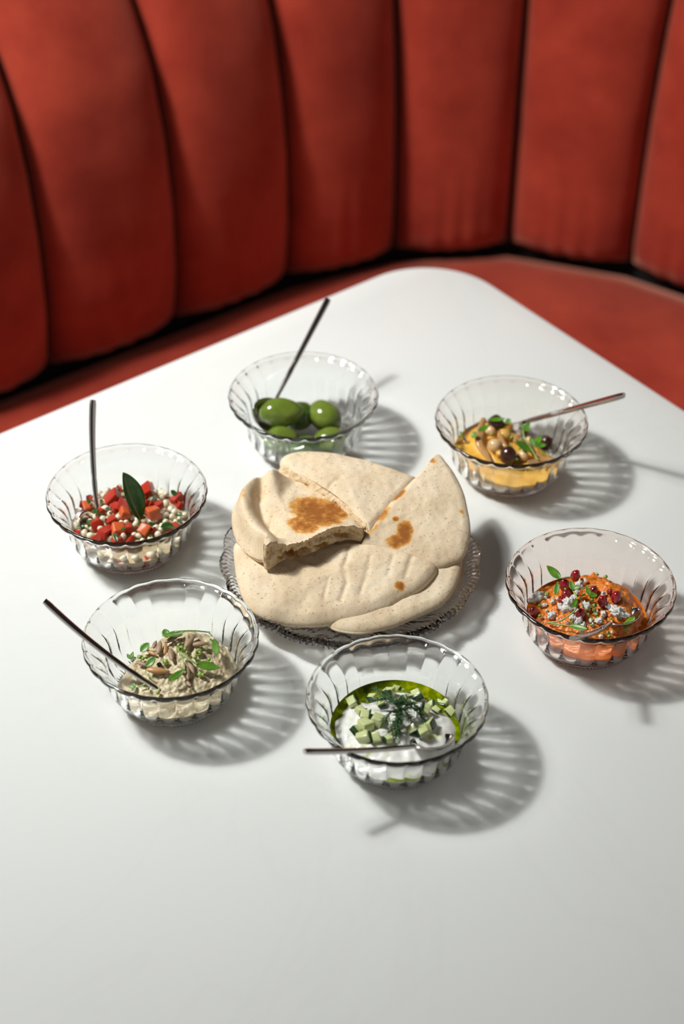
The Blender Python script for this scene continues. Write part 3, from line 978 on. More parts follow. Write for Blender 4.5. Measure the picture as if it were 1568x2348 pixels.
# ---------------------------------------------------------------- spoons
def spoon(label, tip, neck, toe, up, bowl_w=0.026, sag=0.0, hw=0.0056):
    """tip of the handle, joint of handle and bowl, far end of the bowl; up is the open side of the bowl"""
    tip, neck, toe, up = V(tip), V(neck), V(toe), V(up).normalized()
    root = thing('teaspoon', label, 'spoon', tip)
    d = (neck - tip); L = d.length; dn = d.normalized()
    hup = (up - dn * up.dot(dn)).normalized(); side = hup.cross(dn).normalized()
    vs_ = []
    n = 26
    prof = [(math.copysign(abs(cos(a_)) ** .7, cos(a_)), math.copysign(abs(sin(a_)) ** .8, sin(a_))) for a_ in [2 * pi * q / 14 for q in range(14)]]
    for k in range(n):
        t = k / (n - 1)
        p = tip + d * t + hup * sag * 4 * t * (1 - t)
        w = lerp(hw, hw * 0.78, smooth(0, 0.68, t)) * lerp(1, 0.66, smooth(0.70, 1.0, t)) * 0.5
        th = lerp(0.0020, 0.0016, t) * lerp(1, 0.9, smooth(0.7, 1, t))
        if abs(t - 0.70) < 0.02: w *= 0.9; th *= 0.85          # the small notch where the grip ends
        if k in (0,): w *= 0.86; th *= 0.8
        for a, b_ in prof:
            vs_.append(p + side * (a * w) + hup * (b_ * th) - tip)
    fs = grid_faces(14, n) + [tuple(range(14))[::-1], tuple(range((n - 1) * 14, n * 14))]
    h = obj('handle', (vs_, fs), M['steel'], root)
    e_ = h.modifiers.new('crisp', 'EDGE_SPLIT'); e_.split_angle = radians(60)
    # bowl
    ax = toe - neck; BL_ = ax.length; an = ax.normalized()
    bup = (up - an * up.dot(an)).normalized(); bs = bup.cross(an).normalized()
    nu, nv = 22, 13
    def surf(off):
        out = []
        for j in range(nu):
            t = j / (nu - 1)
            w = bowl_w * 0.5 * (max(0.0, sin(pi * min(1, max(0.0, t)) ** 0.82)) ** 0.62)
            w = max(w, 0.0016 * (1 - t) + 0.0003)
            for i in range(nv):
                s_ = i / (nv - 1) * 2 - 1
                dep = -0.0062 * (1 - s_ * s_) * smooth(0, 0.4, t) * smooth(0, 0.35, 1 - t) ** 0.8 
                out.append(neck + an * (BL_ * t) + bs * (s_ * w) + bup * (dep + off) - tip)
        return out
    a, b_ = surf(0.0), surf(-0.0009)
    N_ = len(a)
    f1 = grid_faces(nv, nu, False)
    fs = f1 + [tuple(k + N_ for k in f[::-1]) for f in f1]
    rim = [i for i in range(nv)] + [j * nv + nv - 1 for j in range(1, nu)] + [(nu - 1) * nv + i for i in range(nv - 2, -1, -1)] + [j * nv for j in range(nu - 2, 0, -1)]
    for q in range(len(rim)):
        u, w = rim[q], rim[(q + 1) % len(rim)]
        fs.append((w, u, u + N_, w + N_))
    obj('spoon_bowl', (a + b_, fs), M['steel'], root)
    return root
def along(p, q, px, py):
    """point of the line p-q nearest to a pixel's line of sight"""
    u = (q - p).normalized(); d = ray(px, py).normalized(); w = p - C_O
    a, b_, c = u.dot(u), u.dot(d), d.dot(d)
    e, f = u.dot(w), d.dot(w)
    return p + u * ((b_ * f - c * e) / (a * c - b_ * b_))

# ================================================================ tomato and bean salad
CS = (80, 890, 3.733)
def f_salad(x, y):
    r = hypot(x, y)
    return 0.0265 - 0.008 * (r / 0.044) ** 2 + 0.0012 * nz(x, y, 90, 1)
D = Dip('salad', f_salad)
dip_obj('dressed_salad', D, M['salad_base'], 'pale dressed layer at the bottom of the tomato and bean salad', 'salad')
TOM_LABELS = ['big red tomato dice at the back left of the basil leaf', 'red tomato dice touching the back of the basil leaf', 'small tomato dice tip behind the big back left one', 'small red tomato dice at the very back beside the basil tip', 'big red tomato dice right behind the basil leaf', 'orange red tomato dice at the back right end of the basil leaf row',
    'lone red tomato dice farthest right in the salad', 'orange cored tomato dice in front of the left side of the basil leaf', 'dark red tomato dice between spoon and basil leaf', 'red tomato dice right at the foot of the teaspoon', 'red tomato dice left of the big yellow cored one at the front', 'big yellow cored tomato dice at the front middle of the salad',
    'red tomato dice just right of the big yellow cored one', 'narrow tomato dice tip above the big yellow cored one', 'orange cored tomato dice at the front right below the basil stem', 'large orange tomato dice right of the basil leaf', 'red tomato dice behind the large orange one at the right', 'orange sliver of tomato dice on the right flank of the large orange one',
    'orange brown tomato dice at the far left behind the onion', 'tomato dice at the right front edge of the salad', 'flat red tomato dice at the front rim below the yellow cored one', 'dark red tomato dice at the front left rim beside the spoon bowl', 'tomato dice at the front rim right of the middle', 'small red tomato dice peeking out behind the large orange one', 'tiny red tomato dice right of the front right orange one', 'red tomato dice under the middle of the basil leaf', 'small tomato dice right beside the teaspoon handle']
for k, (x, y, w) in enumerate([(670, 950, 130), (760, 1010, 110), (712, 868, 60), (875, 855, 62), (945, 890, 130), (985, 840, 70), (1220, 955, 120), (770, 1070, 95), (690, 1025, 90), (520, 1165, 112), (610, 1240, 115), (705, 1215, 135),
                               (795, 1200, 90), (660, 1130, 80), (940, 1210, 110), (1000, 1065, 130), (960, 1010, 90), (1055, 1010, 85), (440, 1010, 80), (1180, 1200, 90), (705, 1300, 90), (530, 1300, 90), (815, 1310, 85), (925, 960, 70), (1010, 1222, 55), (830, 940, 80), (560, 1060, 60)]):
    s_ = w / CS[2] / 3020 * 0.95
    lift = (0.0065 if 650 < x < 1080 and y < 1120 else 0.003) + s_ * 0.2
    p = D.hit(*cr(CS, x, y), lift)
    pale = k in (11, 15, 14, 7, 18, 5)
    put('tomato_dice', lambda: dice(1.0, 0.85, 0.75, k), M['tomato_pale' if pale else 'tomato'], p,
        TOM_LABELS[k], 'tomato', 'tomato dice on top of the bean salad',
        Quaternion((0, 0, 1), rnd(0, 6)) @ Quaternion((1, 0, 0), rnd(-.7, .7)) @ Quaternion((0, 1, 0), rnd(-.6, .6)), s_)
beans = [(480, 1000), (590, 920), (622, 960), (640, 1075), (712, 1105), (622, 1132), (830, 1110), (780, 1145), (822, 1190), (865, 1165), (850, 1255), (888, 1262), (1120, 990), (1120, 1080), (1175, 1100), (1115, 1148), (1160, 1040), (470, 1140),
         (415, 1180), (345, 1185), (385, 1235), (425, 1240), (472, 1262), (540, 1262), (1050, 1252), (920, 1305), (1005, 940), (1035, 1190), (600, 1030), (505, 950), (562, 980), (1085, 1095), (1205, 1150), (1240, 1120), (560, 1200), (900, 1080), (870, 1130), (1090, 1180), (1020, 1130),
         (755, 1270), (990, 1290), (1075, 1210), (640, 1290), (370, 1150), (520, 1100), (580, 1115), (1190, 1060), (1145, 1190), (490, 1200), (445, 1195), (850, 1060), (1080, 940), (740, 1160), (680, 1160)]
for k, (x, y) in enumerate(beans):
    p = D.hit(*cr(CS, x, y), 0.0030)
    big = 1.25 if k in (12, 24, 19) else 1.0
    put('white_bean', lambda: lumpy(.0031, .0025, .0024, 0.12, 1.0, 2, 3), M['bean'], p, 'small glossy white bean among the tomato dice', 'bean', 'white beans in the tomato salad', rot_rand(), big * rnd(.85, 1.12), 'bean')
# lower layers that show through the glass
rg = random.Random(5)
for ring_z, ring_r, n in ((0.0112, 0.0360, 26), (0.0172, 0.0398, 28), (0.0232, 0.0415, 28)):
    for k in range(n):
        a = 2 * pi * k / n + rg.uniform(-.06, .06)
        p = V((D.b.x + ring_r * cos(a), D.b.y + ring_r * sin(a), ring_z))
        if rg.random() < 0.3:
            put('tomato_dice', lambda: dice(1.0, 0.85, 0.75, 77), M['tomato'], p, 'red tomato dice in the lower layer behind the glass of the salad bowl', 'tomato', 'tomato dice in the lower layer of the salad', rot_rand(), 0.0058, 'tomlow')
        else:
            put('white_bean', None, None, p, 'small glossy white bean among the tomato dice', 'bean', 'white beans in the tomato salad', rot_rand(), 1.0, 'bean')
def herb_bit(): 
    return leaf_mesh(1.0, 0.55, 0.6, 0.4, 6, 4)
for x, y, w in [(465, 950, 50), (985, 830, 60), (1220, 925, 60), (600, 1090, 70), (600, 1030, 40), (440, 1130, 60), (355, 1180, 55), (500, 1080, 60), (1040, 945, 45), (965, 970, 50), (1070, 1055, 40), (1210, 1065, 60), (1180, 1165, 90), (1130, 1185, 70), (1000, 1250, 50), (1030, 1170, 55), (600, 1215, 40), (735, 1200, 50),
                (710, 1315, 70), (960, 1290, 40), (880, 1175, 35), (670, 885, 45), (460, 1195, 40), (575, 950, 40), (1250, 1150, 45)]:
    p = D.hit(*cr(CS, x, y), 0.0085)
    put('herb_flake', herb_bit, M['herb'], p, 'dark green chopped herb flake in the bean salad', 'herb', 'chopped herb flakes in the salad', frame((rnd(-1, 1), rnd(-1, 1), rnd(-.3, .3)), (rnd(-.4, .4), rnd(-.6, .2), 1)), w / CS[2] / 3020 * 1.35, 'herb')
for x, y, w, lab in [(395, 1100, 120, 'large white onion piece with purple skin at the left of the salad'), (985, 1140, 75, 'pinkish onion piece below the orange tomato dice'), (1015, 1020, 45, 'small pale pink onion piece right of the basil leaf'), (1250, 1105, 55, 'purple edged onion piece at the right of the salad'), (1095, 900, 105, 'cream coloured bean half behind the right tomato dice')]:
    p = D.hit(*cr(CS, x, y), 0.0035)
    s_ = w / CS[2] / 3020
    r_ = thing('onion_piece', lab, 'onion' if 'onion' in lab else 'bean', p)
    if 'onion' not in lab: r_.name = 'bean_half'
    q_ = Quaternion((0, 0, 1), rnd(-.5, .5)) @ Quaternion((1, 0, 0), 0.5)
    o = obj('flesh', lumpy(s_ * .5, s_ * .36, s_ * .28, .25, 1.3, 2, x), M['onion'] if 'onion' in lab else M['bean'], r_); o.rotation_mode = 'QUATERNION'; o.rotation_quaternion = q_; receive(o)
    if 'purple' in lab:
        o = obj('skin', lay(leaf_mesh(s_ * .95, s_ * .3, .3, .3), V((-s_ * .45, s_ * .1, s_ * .2)), V((s_ * .45, s_ * .13, s_ * .22)), (0, -.3, 1)), M['onion_skin'], r_); receive(o)
# basil leaf
pb = D.hit(*cr(CS, 905, 1135), 0.004)
pt_ = at(*cr(CS, 698, 735), pb.z + 0.030)
r_ = thing('basil_leaf', 'whole dark green basil leaf standing in the tomato salad', 'leaf', pb)
L_ = (pt_ - pb).length
dirn = (pt_ - pb).normalized()
upv = (V((1.0, -0.55, 0.30)))
o = obj('blade', lay(leaf_mesh(L_, L_ * 0.52, 0.35, 0.5, 17, 9, 0.92), V((0, 0, 0)), dirn, upv), M['basil'], r_); receive(o)
o = obj('midrib', tube_pts([dirn * (L_ * t) + upv.normalized() * (L_ * (1 - cos(.35 * t)) / .35 + .0001) for t in [k / 8 for k in range(9)]], [0.0006 * (1 - .8 * k / 8) for k in range(9)], 6), M['stem'], r_); receive(o)
# spoon
nk = D.hit(*cr(CS, 538, 1075), 0.002)
rimp = at(*cr(CS, 516, 545), BH + 0.0035)
tp = along(nk, rimp, *cr(CS, 515, 105))
spoon('teaspoon standing upright in the tomato and bean salad', tp, nk, at(*cr(CS, 455, 1290), 0.0215), (0.75, -.2, 0.8), sag=-.003)

# ================================================================ olives
CO = (500, 660, 3.92)
ob = V((*BOWLS['olives'], 0))
def olive_mesh(L, W_, seed):
    bm = lumpy(L / 2, W_ / 2, W_ / 2, 0.10, 1.1, 3, seed)
    for v in bm.verts:
        t = v.co.x / (L / 2)
        if t > 0.86: v.co.x += (t - 0.86) * L * 0.12
    return bm
for x, y, z, L, W_, yaw, tilt, mt, lab in [
    (565, 1118, .0335, .0355, .0235, .10, .06, 'olive', 'pale green olive lying in the bowl of the spoon'),
    (728, 1150, .0183, .0300, .0235, 1.25, .2, 'olive_shaded', 'dark green olive shaded behind the olive on the spoon'),
    (955, 1152, .0195, .0310, .0245, -.9, .15, 'olive', 'large shiny green olive apart at the right of the glass bowl'),
    (565, 1368, .0182, .0290, .0230, .25, .0, 'olive', 'yellowish green olive at the front left under the spoon'),
    (1010, 1375, .0180, .0280, .0225, .1, .0, 'olive', 'green olive at the front right of the olive bowl'),
    (780, 1452, .0180, .0270, .0225, .4, .0, 'olive_shaded', 'green olive at the front middle of the olive bowl, mostly behind the rim')]:
    p = at(*cr(CO, x, y), z)
    put('olive', lambda: olive_mesh(L, W_, x), M[mt], p, lab, 'olive', 'green olives in the glass bowl', Quaternion((0, 0, 1), yaw) @ Quaternion((0, 1, 0), tilt))
nk = at(*cr(CO, 520, 1000), .034)
rimp = at(*cr(CO, 735, 590), BH + .0035)
tp = along(nk, rimp, *cr(CO, 985, 100))
spoon('teaspoon leaning in the olive bowl with an olive on it', tp, nk, at(*cr(CO, 420, 1290), .0195), (0.42, .05, 0.9), bowl_w=.031)

# ================================================================ hummus
CH = (970, 840, 3.2)
def f_hum(x, y):
    r = hypot(x, y)
    z = 0.0185 + 0.0085 * exp(-((x + 0.012) / 0.024) ** 2 - ((y + .0) / 0.028) ** 2)
    z -= 0.016 * smooth(0.016, 0.040, x * 0.70 + y * 0.75)          # the floor shows at the back right
    return z + 0.0016 * nz(x, y, 75, 4) + 0.0012 * sin(220 * (x + y) + 6 * nz(x, y, 40, 2)) * smooth(.045, .02, r)
D = Dip('hummus', f_hum)
dip_obj('hummus', D, M['hummus'], 'smooth yellow hummus in the straw tinted bowl', 'hummus', -0.008, -0.008)
def mm(c, w, depth=3020): return w / c[2] / depth
for x, y, w, mt, lab in [(620, 447, 85, 'chickpea', 'golden chickpea uppermost at the back of the hummus topping'), (595, 508, 98, 'chickpea', 'large golden chickpea in the middle of the hummus topping'), (530, 587, 115, 'chickpea_tan', 'largest tan chickpea, just right of the long onion strip'), (735, 655, 85, 'chickpea_tan', 'pale chickpea at the front, right of the front dark olive'),
                     (495, 475, 75, 'chickpea_tan', 'tan chickpea between the onion strip and the hollow dark olive'), (780, 547, 72, 'chickpea_tan', 'tan chickpea behind the oval green leaf'), (560, 640, 55, 'chickpea', 'small chickpea behind the front dark olive')]:
    s_ = mm(CH, w, 2920)
    p = D.hit(*cr(CH, x, y), 0.004)
    put('chickpea', lambda: lumpy(s_ * .5, s_ * .46, s_ * .44, .1, 1.1, 3, x, beak=.2), M[mt], p, lab, 'chickpea', 'chickpeas on the hummus', rot_rand(), 1.12)
for x, y, w, hole, lab in [(535, 422, 122, (.35, -.6, .35), 'pitted dark olive with its hole showing at the back of the hummus'), (625, 660, 130, None, 'shiny dark brown olive at the front of the hummus'), (905, 572, 125, (.1, -.75, .45), 'hollow dark brown olive at the right of the hummus'), (735, 470, 85, None, 'small wrinkled dark olive behind the herb stem')]:
    s_ = mm(CH, w, 2920) * 1.1
    p = D.hit(*cr(CH, x, y), 0.0045)
    r_ = thing('dark_olive', lab, 'olive', p, 'dark olives on the hummus')
    o = obj('flesh', lumpy(s_ * .46, s_ * .48, s_ * .55, .1, 1.2, 3, x), M['dark_olive'], r_); receive(o)
    if hole:
        h = V(hole).normalized()
        ring_ = []
        q_ = frame(h, (0, 0, 1))
        for rr, dd in ((.20, .445), (.17, .47), (.13, .45), (.11, .30), (.0, .27)):
            for k in range(14):
                a = 2 * pi * k / 14
                ring_.append(q_ @ V((dd * s_, rr * s_ * cos(a), rr * s_ * sin(a))))
        o = obj('pit_hole', (ring_, grid_faces(14, 5)), M['hole'], r_)
def ribbon(pts, w, up, th=0.0005):
    pts = spline(pts, 6)
    vs_ = []
    for i, p in enumerate(pts):
        t = (pts[min(i + 1, len(pts) - 1)] - pts[max(i - 1, 0)]).normalized()
        sd = V(up).cross(t).normalized(); nn = t.cross(sd)
        ww = w * (0.55 + 0.45 * sin(pi * i / (len(pts) - 1))) * .5
        for a, b_ in ((-1, -1), (-.4, .2), (.4, .2), (1, -1), (.4, -1.6), (-.4, -1.6)):
            vs_.append(p + sd * a * ww + nn * b_ * th)
    n = len(pts)
    return vs_, grid_faces(6, n) + [tuple(range(6))[::-1], tuple(range((n - 1) * 6, n * 6))]
for pts, w, lab in [([(448, 378), (425, 440), (410, 520), (425, 590), (462, 645), (492, 700)], 62, 'long translucent amber onion strip on the left of the hummus'), ([(720, 455), (700, 500), (668, 555)], 42, 'short amber onion strip behind the oval leaf'), ([(790, 580), (810, 630), (850, 690)], 40, 'brown onion strip at the front right of the topping'), ([(560, 470), (590, 560), (640, 620)], 40, 'brown onion strip between the two golden chickpeas and the front dark olive'), ([(770, 700), (860, 690), (960, 680)], 40, 'brown onion strip along the front right edge of the hummus'), ([(690, 520), (740, 575), (800, 600)], 34, 'thin brown onion strip under the oval leaf'), ([(830, 640), (890, 670), (940, 665)], 36, 'thin brown onion strip lying towards the right edge')]:
    P_ = [D.hit(*cr(CH, x, y), 0.0062 if i not in (0,) else 0.008) for i, (x, y) in enumerate(pts)]
    o = obj('onion_strip', ribbon(P_, mm(CH, w, 2920), (0, -.5, .8)), M['fried_onion']); receive(o)
    tag(o, lab, 'onion')
def on(c, x, y, l): return D.hit(*cr(c, x, y), l)
sprig('thin stemmed herb with a three lobed leaf lying across the hummus', None, [on(CH, 845, 690, .007), on(CH, 790, 600, .011), on(CH, 745, 530, .013), on(CH, 732, 470, .014)], [('frilly', on(CH, 735, 468, .014), on(CH, 785, 425, .016), .006, .3)], stem_r=.0006)
sprig('frilly green herb leaf beside the hollow dark olive', None, [on(CH, 815, 600, .008), on(CH, 840, 570, .009)], [('frilly', on(CH, 820, 590, .010), on(CH, 865, 520, .012), .008, .3)])
sprig('oval pale green leaf near the front of the hummus', None, [on(CH, 795, 630, .008), on(CH, 770, 600, .009)], [('leaf', on(CH, 795, 625, .010), on(CH, 672, 555, .011), .0065, .3)], mat='leaf')
for x0, y0, x1, y1, w, lab in [(470, 390, 600, 398, .004, 'slender green leaf lying over the hollow olive at the back'), (400, 475, 482, 445, .0045, 'small green leaf over the top of the long onion strip'), (350, 510, 402, 505, .006, 'round little leaf left of the long onion strip'), (605, 415, 645, 395, .005, 'tiny round leaf above the back chickpea'), (285, 520, 272, 478, .002, 'narrow green leaf sliver at the left edge of the hummus')]:
    sprig(lab, None, None, [('leaf', on(CH, x0, y0, .010), on(CH, x1, y1, .0105), w, .4)])
def ring_bit():
    vs_ = []
    for r, z in ((.30, -.5), (.5, -.5), (.5, .5), (.30, .5)):
        for k in range(8):
            a = 2 * pi * k / 8
            vs_.append(V((r * cos(a), r * sin(a), z * .9)))
    return vs_, grid_faces(8, 4) + [(24 + k, 24 + (k + 1) % 8, (k + 1) % 8, k) for k in range(8)]
def chives(c, pts, lab, grp, lift, depth):
    for x, y, w in pts:
        put('chive_bit', ring_bit, M['chive'], on(c, x, y, lift), lab, 'chive', grp, rot_rand(), (mm(c, w, depth) * .62 * rnd(.8, 1.1), mm(c, w, depth) * .62, mm(c, w, depth) * rnd(.35, .75)), 'chive')
chives(CH, [(500, 550, 35), (650, 520, 35), (640, 590, 35), (685, 650, 30), (685, 682, 35), (885, 627, 38), (922, 652, 35), (840, 655, 35), (505, 500, 35), (720, 535, 35), (625, 470, 30), (705, 605, 30)], 'tiny chopped green chive bit on the hummus topping', 'chive bits on the hummus', .006, 2920)
nk = on(CH, 650, 432, .004)
rimp = at(*cr(CH, 1145, 300), BH + .003)
tp = along(nk, rimp, *cr(CH, 1470, 203))
spoon('teaspoon lying across the hummus and over the right rim', tp, nk, at(*cr(CH, 300, 545), .0255), (-0.1, -.35, 0.9), bowl_w=.027)

# ================================================================ orange dip
CP = (1130, 1180, 3.58)
def f_pink(x, y):
    r = hypot(x, y)
    z = 0.0165 + 0.0115 * max(0, 1 - ((x - .002) / .040) ** 2 - ((y - .002) / .044) ** 2) ** .8
    z += 0.0065 * exp(-((x - .019) / .013) ** 2 - ((y - .017) / .013) ** 2) + 0.004 * exp(-((x - .026) / .010) ** 2 - ((y - .002) / .012) ** 2)
    return z + 0.0024 * nz(x, y, 100, 7) + 0.0020 * nz(x, y, 240, 8) + .0009 * nz(x, y, 520, 8)
D = Dip('pink', f_pink)
dip_obj('orange_dip', D, M['orange_dip'], 'lumpy orange roasted pepper dip in the pink bowl', 'dip')
OILP = Dip('pink', lambda x, y: 0.0182)
dip_obj('red_oil', OILP, M['red_oil'], 'glossy orange oil pooled around the orange dip', 'oil', lim=.0446, nr=10)
def aril(): 
    bm = lumpy(.5, .40, .38, .28, 1.7, 2, 4.2)
    for v in bm.verts:
        if v.co.x > 0: v.co.y *= 1 - .5 * v.co.x; v.co.z *= 1 - .5 * v.co.x
    return bm
for k, (x, y, w, lab) in enumerate([(676, 502, 100, 'red pomegranate seed standing uppermost at the back'), (588, 578, 110, 'large red pomegranate seed left of the uppermost one'), (820, 630, 98, 'dark red pomegranate seed under the small leaf pair'), (600, 668, 105, 'red pomegranate seed touching the big left feta crumb'), (1010, 677, 105, 'bright red pomegranate seed at the right of the dip'), (897, 712, 98, 'dark red pomegranate seed left of the right feta crumb'),
                                (716, 815, 98, 'red pomegranate seed in the front middle of the dip'), (330, 800, 98, 'red pomegranate seed alone at the left edge of the dip'), (958, 632, 50, 'small squashed red pomegranate seed at the back right'), (560, 712, 60, 'small red pomegranate seed half under the left feta crumb')]):
    put('pomegranate_seed', aril, M['aril'], on(CP, x, y, .0045), lab, 'pomegranate seed', 'pomegranate seeds on the orange dip', Quaternion((0, 0, 1), rnd(-.6, .6)) @ Quaternion((0, 1, 0), -1.2 + rnd(-.5, .5)), mm(CP, w, 3010) * 1.05, 'aril')
for k, (x, y, w) in enumerate([(706, 582, 80), (632, 740, 118), (560, 752, 68), (372, 688, 110), (490, 717, 48), (487, 830, 68), (1022, 802, 125), (940, 750, 52), (770, 750, 68), (910, 815, 48), (698, 872, 78), (870, 870, 58), (650, 842, 48), (740, 902, 48), (425, 740, 40), (690, 640, 48), (980, 965, 32), (885, 1000, 35), (760, 545, 38), (615, 890, 30),
                              (730, 960, 32), (905, 652, 42), (1085, 820, 34), (845, 800, 36), (800, 870, 34), (660, 690, 60), (600, 775, 70), (690, 790, 36), (820, 905, 30), (440, 790, 28), (530, 690, 24), (400, 660, 60)]):
    big = w > 100
    put('feta_crumb', lambda: chunk(.5, k % 5 + 1.5, .62, 4 if big else 3), M['feta'], on(CP, x, y, .0025),
        ({1: 'big white feta crumb on the left of the orange dip', 3: 'flat white cheese piece at the far left of the orange dip', 6: 'biggest white feta crumb beside the spoon in the orange dip'}.get(k)) or 'small white feta crumb scattered on the orange dip', 'cheese', None if big else 'feta crumbs on the orange dip', rot_rand() if k != 3 else Quaternion(), mm(CP, w, 3010) * (1.0), None if big else ('feta', k % 5))
chives(CP, [(835, 745, 52), (850, 820, 42), (785, 820, 42), (812, 700, 42), (745, 655, 42), (740, 750, 38), (815, 865, 38), (790, 722, 34), (810, 910, 42), (650, 880, 36), (945, 970, 46), (895, 970, 34), (970, 850, 36), (445, 652, 46), (385, 745, 42), (385, 830, 46), (855, 490, 36), (925, 510, 42), (595, 612, 36), (500, 680, 32), (955, 1000, 42), (720, 690, 32), (830, 780, 34), (775, 780, 34), (860, 850, 34)],
       'tiny chopped green chive bit on the orange dip', 'chive bits on the orange dip', .004, 3010)
sprig('green sprig with a fat round leaf at the back left of the orange dip', None, [on(CP, 655, 515, .010), on(CP, 600, 515, .012), on(CP, 545, 522, .013)], [('spoonleaf', on(CP, 555, 525, .013), on(CP, 438, 435, .014), .0062, .5)])
sprig('hanging oblong green leaf at the left of the pomegranate seeds', None, [on(CP, 560, 548, .009), on(CP, 525, 560, .009)], [('leaf', on(CP, 530, 560, .010), on(CP, 515, 665, .006), .0042, .3)])
sprig('long curved green sprig lying across the orange dip', None, [on(CP, 655, 620, .011), on(CP, 690, 690, .012), on(CP, 680, 775, .010), on(CP, 620, 830, .008), on(CP, 545, 875, .006), on(CP, 445, 888, .005)], [('leaf', on(CP, 690, 690, .013), on(CP, 640, 795, .012), .0038, .4), ('leaf', on(CP, 650, 610, .012), on(CP, 720, 590, .013), .0040, .4)], stem_r=.0006)
sprig('slim green leaf on a stem at the front of the orange dip', None, [on(CP, 480, 895, .006), on(CP, 560, 905, .007), on(CP, 630, 912, .007)], [('leaf', on(CP, 620, 908, .008), on(CP, 785, 955, .008), .0046, .3)])
sprig('pair of small green leaves in the middle of the orange dip', None, [on(CP, 730, 610, .010), on(CP, 790, 585, .012), on(CP, 850, 580, .012)], [('leaf', on(CP, 800, 665, .012), on(CP, 765, 600, .013), .0036, .4), ('leaf', on(CP, 785, 660, .012), on(CP, 855, 668, .012), .0042, .3), ('leaf', on(CP, 655, 620, .012), on(CP, 640, 550, .014), .0042, .3)])
sprig('green leaf poking out under the spoon in the orange dip', None, [on(CP, 1115, 975, .004), on(CP, 1075, 935, .005)], [('leaf', on(CP, 1070, 935, .005), on(CP, 1165, 845, .008), .0052, .3)])
nk = on(CP, 960, 892, .0075)
tp = at(*cr(CP, 655, 1015), .068)
spoon('teaspoon in the orange dip pointing over the front rim', tp, nk, at(*cr(CP, 1195, 765), .0275), (-0.35, .1, 0.9), bowl_w=.022, hw=.0062, sag=-.002)

# ================================================================ aubergine dip
CE = (80, 1300, 2.904)
def f_egg(x, y):
    r2 = ((x - .004) / .042) ** 2 + ((y + .001) / .043) ** 2
    z = 0.0145 + 0.016 * max(0, 1 - r2) ** .7
    z += 0.004 * exp(-((x - .010) / .014) ** 2 - ((y - .020) / .012) ** 2)
    z -= 0.016 * smooth(0.020, 0.042, -x * .8 + y * .6)
    return z + 0.0020 * nz(x, y, 110, 3) + 0.0018 * nz(x, y, 280, 5) + .0010 * nz(x, y, 560, 2)
D = Dip('egg', f_egg)
dip_obj('aubergine_dip', D, M['aubergine'], 'chunky beige aubergine dip in the front left bowl', 'dip', .004, -.004)
SEED_LABELS = ['brown seed on the left flank of the standing seed row', 'long narrow brown seed standing upright in the seed row', 'golden upright seed right of the long narrow one', 'golden seed at the lower left of the seed row', 'long brown seed leaning below the middle of the seed cluster', 'dark slanted seed at the top of the seed cluster', 'topmost seed under the green sprig', 'grey brown seed slanting at the right of the cluster', 'grey brown seed lying farthest right',
    'largest golden seed lying flat in front of the peppercorn', 'brown seed at the far left near the spoon handle', 'brown seed of the front pair, right one', 'brown seed of the front pair, middle one', 'small brown seed lowest at the front', 'golden seed of the front group, left one', 'small seed between the sprig and the slanting right seed']
for k, (x, y, w, ang, mt) in enumerate([(798, 515, 80, 1.4, 'seed'), (828, 535, 115, 1.5, 'seed'), (867, 545, 95, 1.6, 'seed_gold'), (780, 572, 82, -.7, 'seed_gold'), (908, 585, 118, -1.4, 'seed'), (915, 477, 110, .6, 'seed'), (950, 458, 70, .4, 'seed'), (1030, 498, 118, 1.1, 'seed'), (1100, 513, 105, .15, 'seed'), (820, 690, 148, -.08, 'seed_gold'),
                                   (715, 645, 92, -.5, 'seed'), (1042, 668, 108, -1.2, 'seed'), (1012, 705, 118, -1.35, 'seed'), (1020, 775, 72, -1.0, 'seed'), (985, 702, 72, -1.3, 'seed_gold'), (1055, 470, 60, .5, 'seed')]):
    def seed_(): 
        bm = lumpy(.5, .175, .13, .06, 1, 2, 1)
        for v in bm.verts:
            f = 1 - .55 * max(0, v.co.x * 2) ** 1.5
            v.co.y *= f; v.co.z *= f
            v.co.z += .03 * max(0, .08 - abs(v.co.y)) * 3
        return bm
    p = on(CE, x, y, .0038)
    put('sunflower_seed', seed_, M[mt], p, SEED_LABELS[k].replace('seed', 'sunflower seed', 1), 'seed', 'sunflower seeds on the aubergine dip', Quaternion((0, 0, 1), ang) @ Quaternion((0, 1, 0), rnd(-.2, .2)) @ Quaternion((1, 0, 0), rnd(-.4, .4)), mm(CE, w, 3330) * 1.12, mt)
chives(CE, [(870, 635, 62), (975, 540, 56), (1010, 572, 42), (1140, 540, 36), (1175, 487, 34), (1090, 565, 75), (1160, 615, 34), (820, 835, 38), (755, 810, 32), (700, 600, 52), (742, 600, 34), (990, 495, 28), (1100, 715, 52), (1045, 805, 26), (720, 610, 36), (955, 555, 36), (1068, 600, 46), (1120, 718, 36), (960, 520, 40), (1000, 545, 34)], 'chopped green spring onion bit on the aubergine dip', 'spring onion bits on the aubergine dip', .0035, 3330)
put('peppercorn', lambda: lumpy(.0019, .0017, .0016, .15, 2, 2, 9), M['pepper'], on(CE, 828, 650, .003), 'single blue black peppercorn on the aubergine dip', 'peppercorn', None)
sprig('green sprig with two leaves behind the sunflower seeds', None, [on(CE, 1165, 435, .008), on(CE, 1060, 425, .009), on(CE, 960, 428, .010), on(CE, 890, 440, .010)], [('leaf', on(CE, 1000, 428, .011), on(CE, 850, 470, .010), .0042, .3), ('leaf', on(CE, 880, 470, .010), on(CE, 862, 418, .012), .0055, .3)])
sprig('oval green leaf left of the sunflower seeds', None, None, [('leaf', on(CE, 760, 505, .008), on(CE, 708, 570, .006), .0062, .4)])
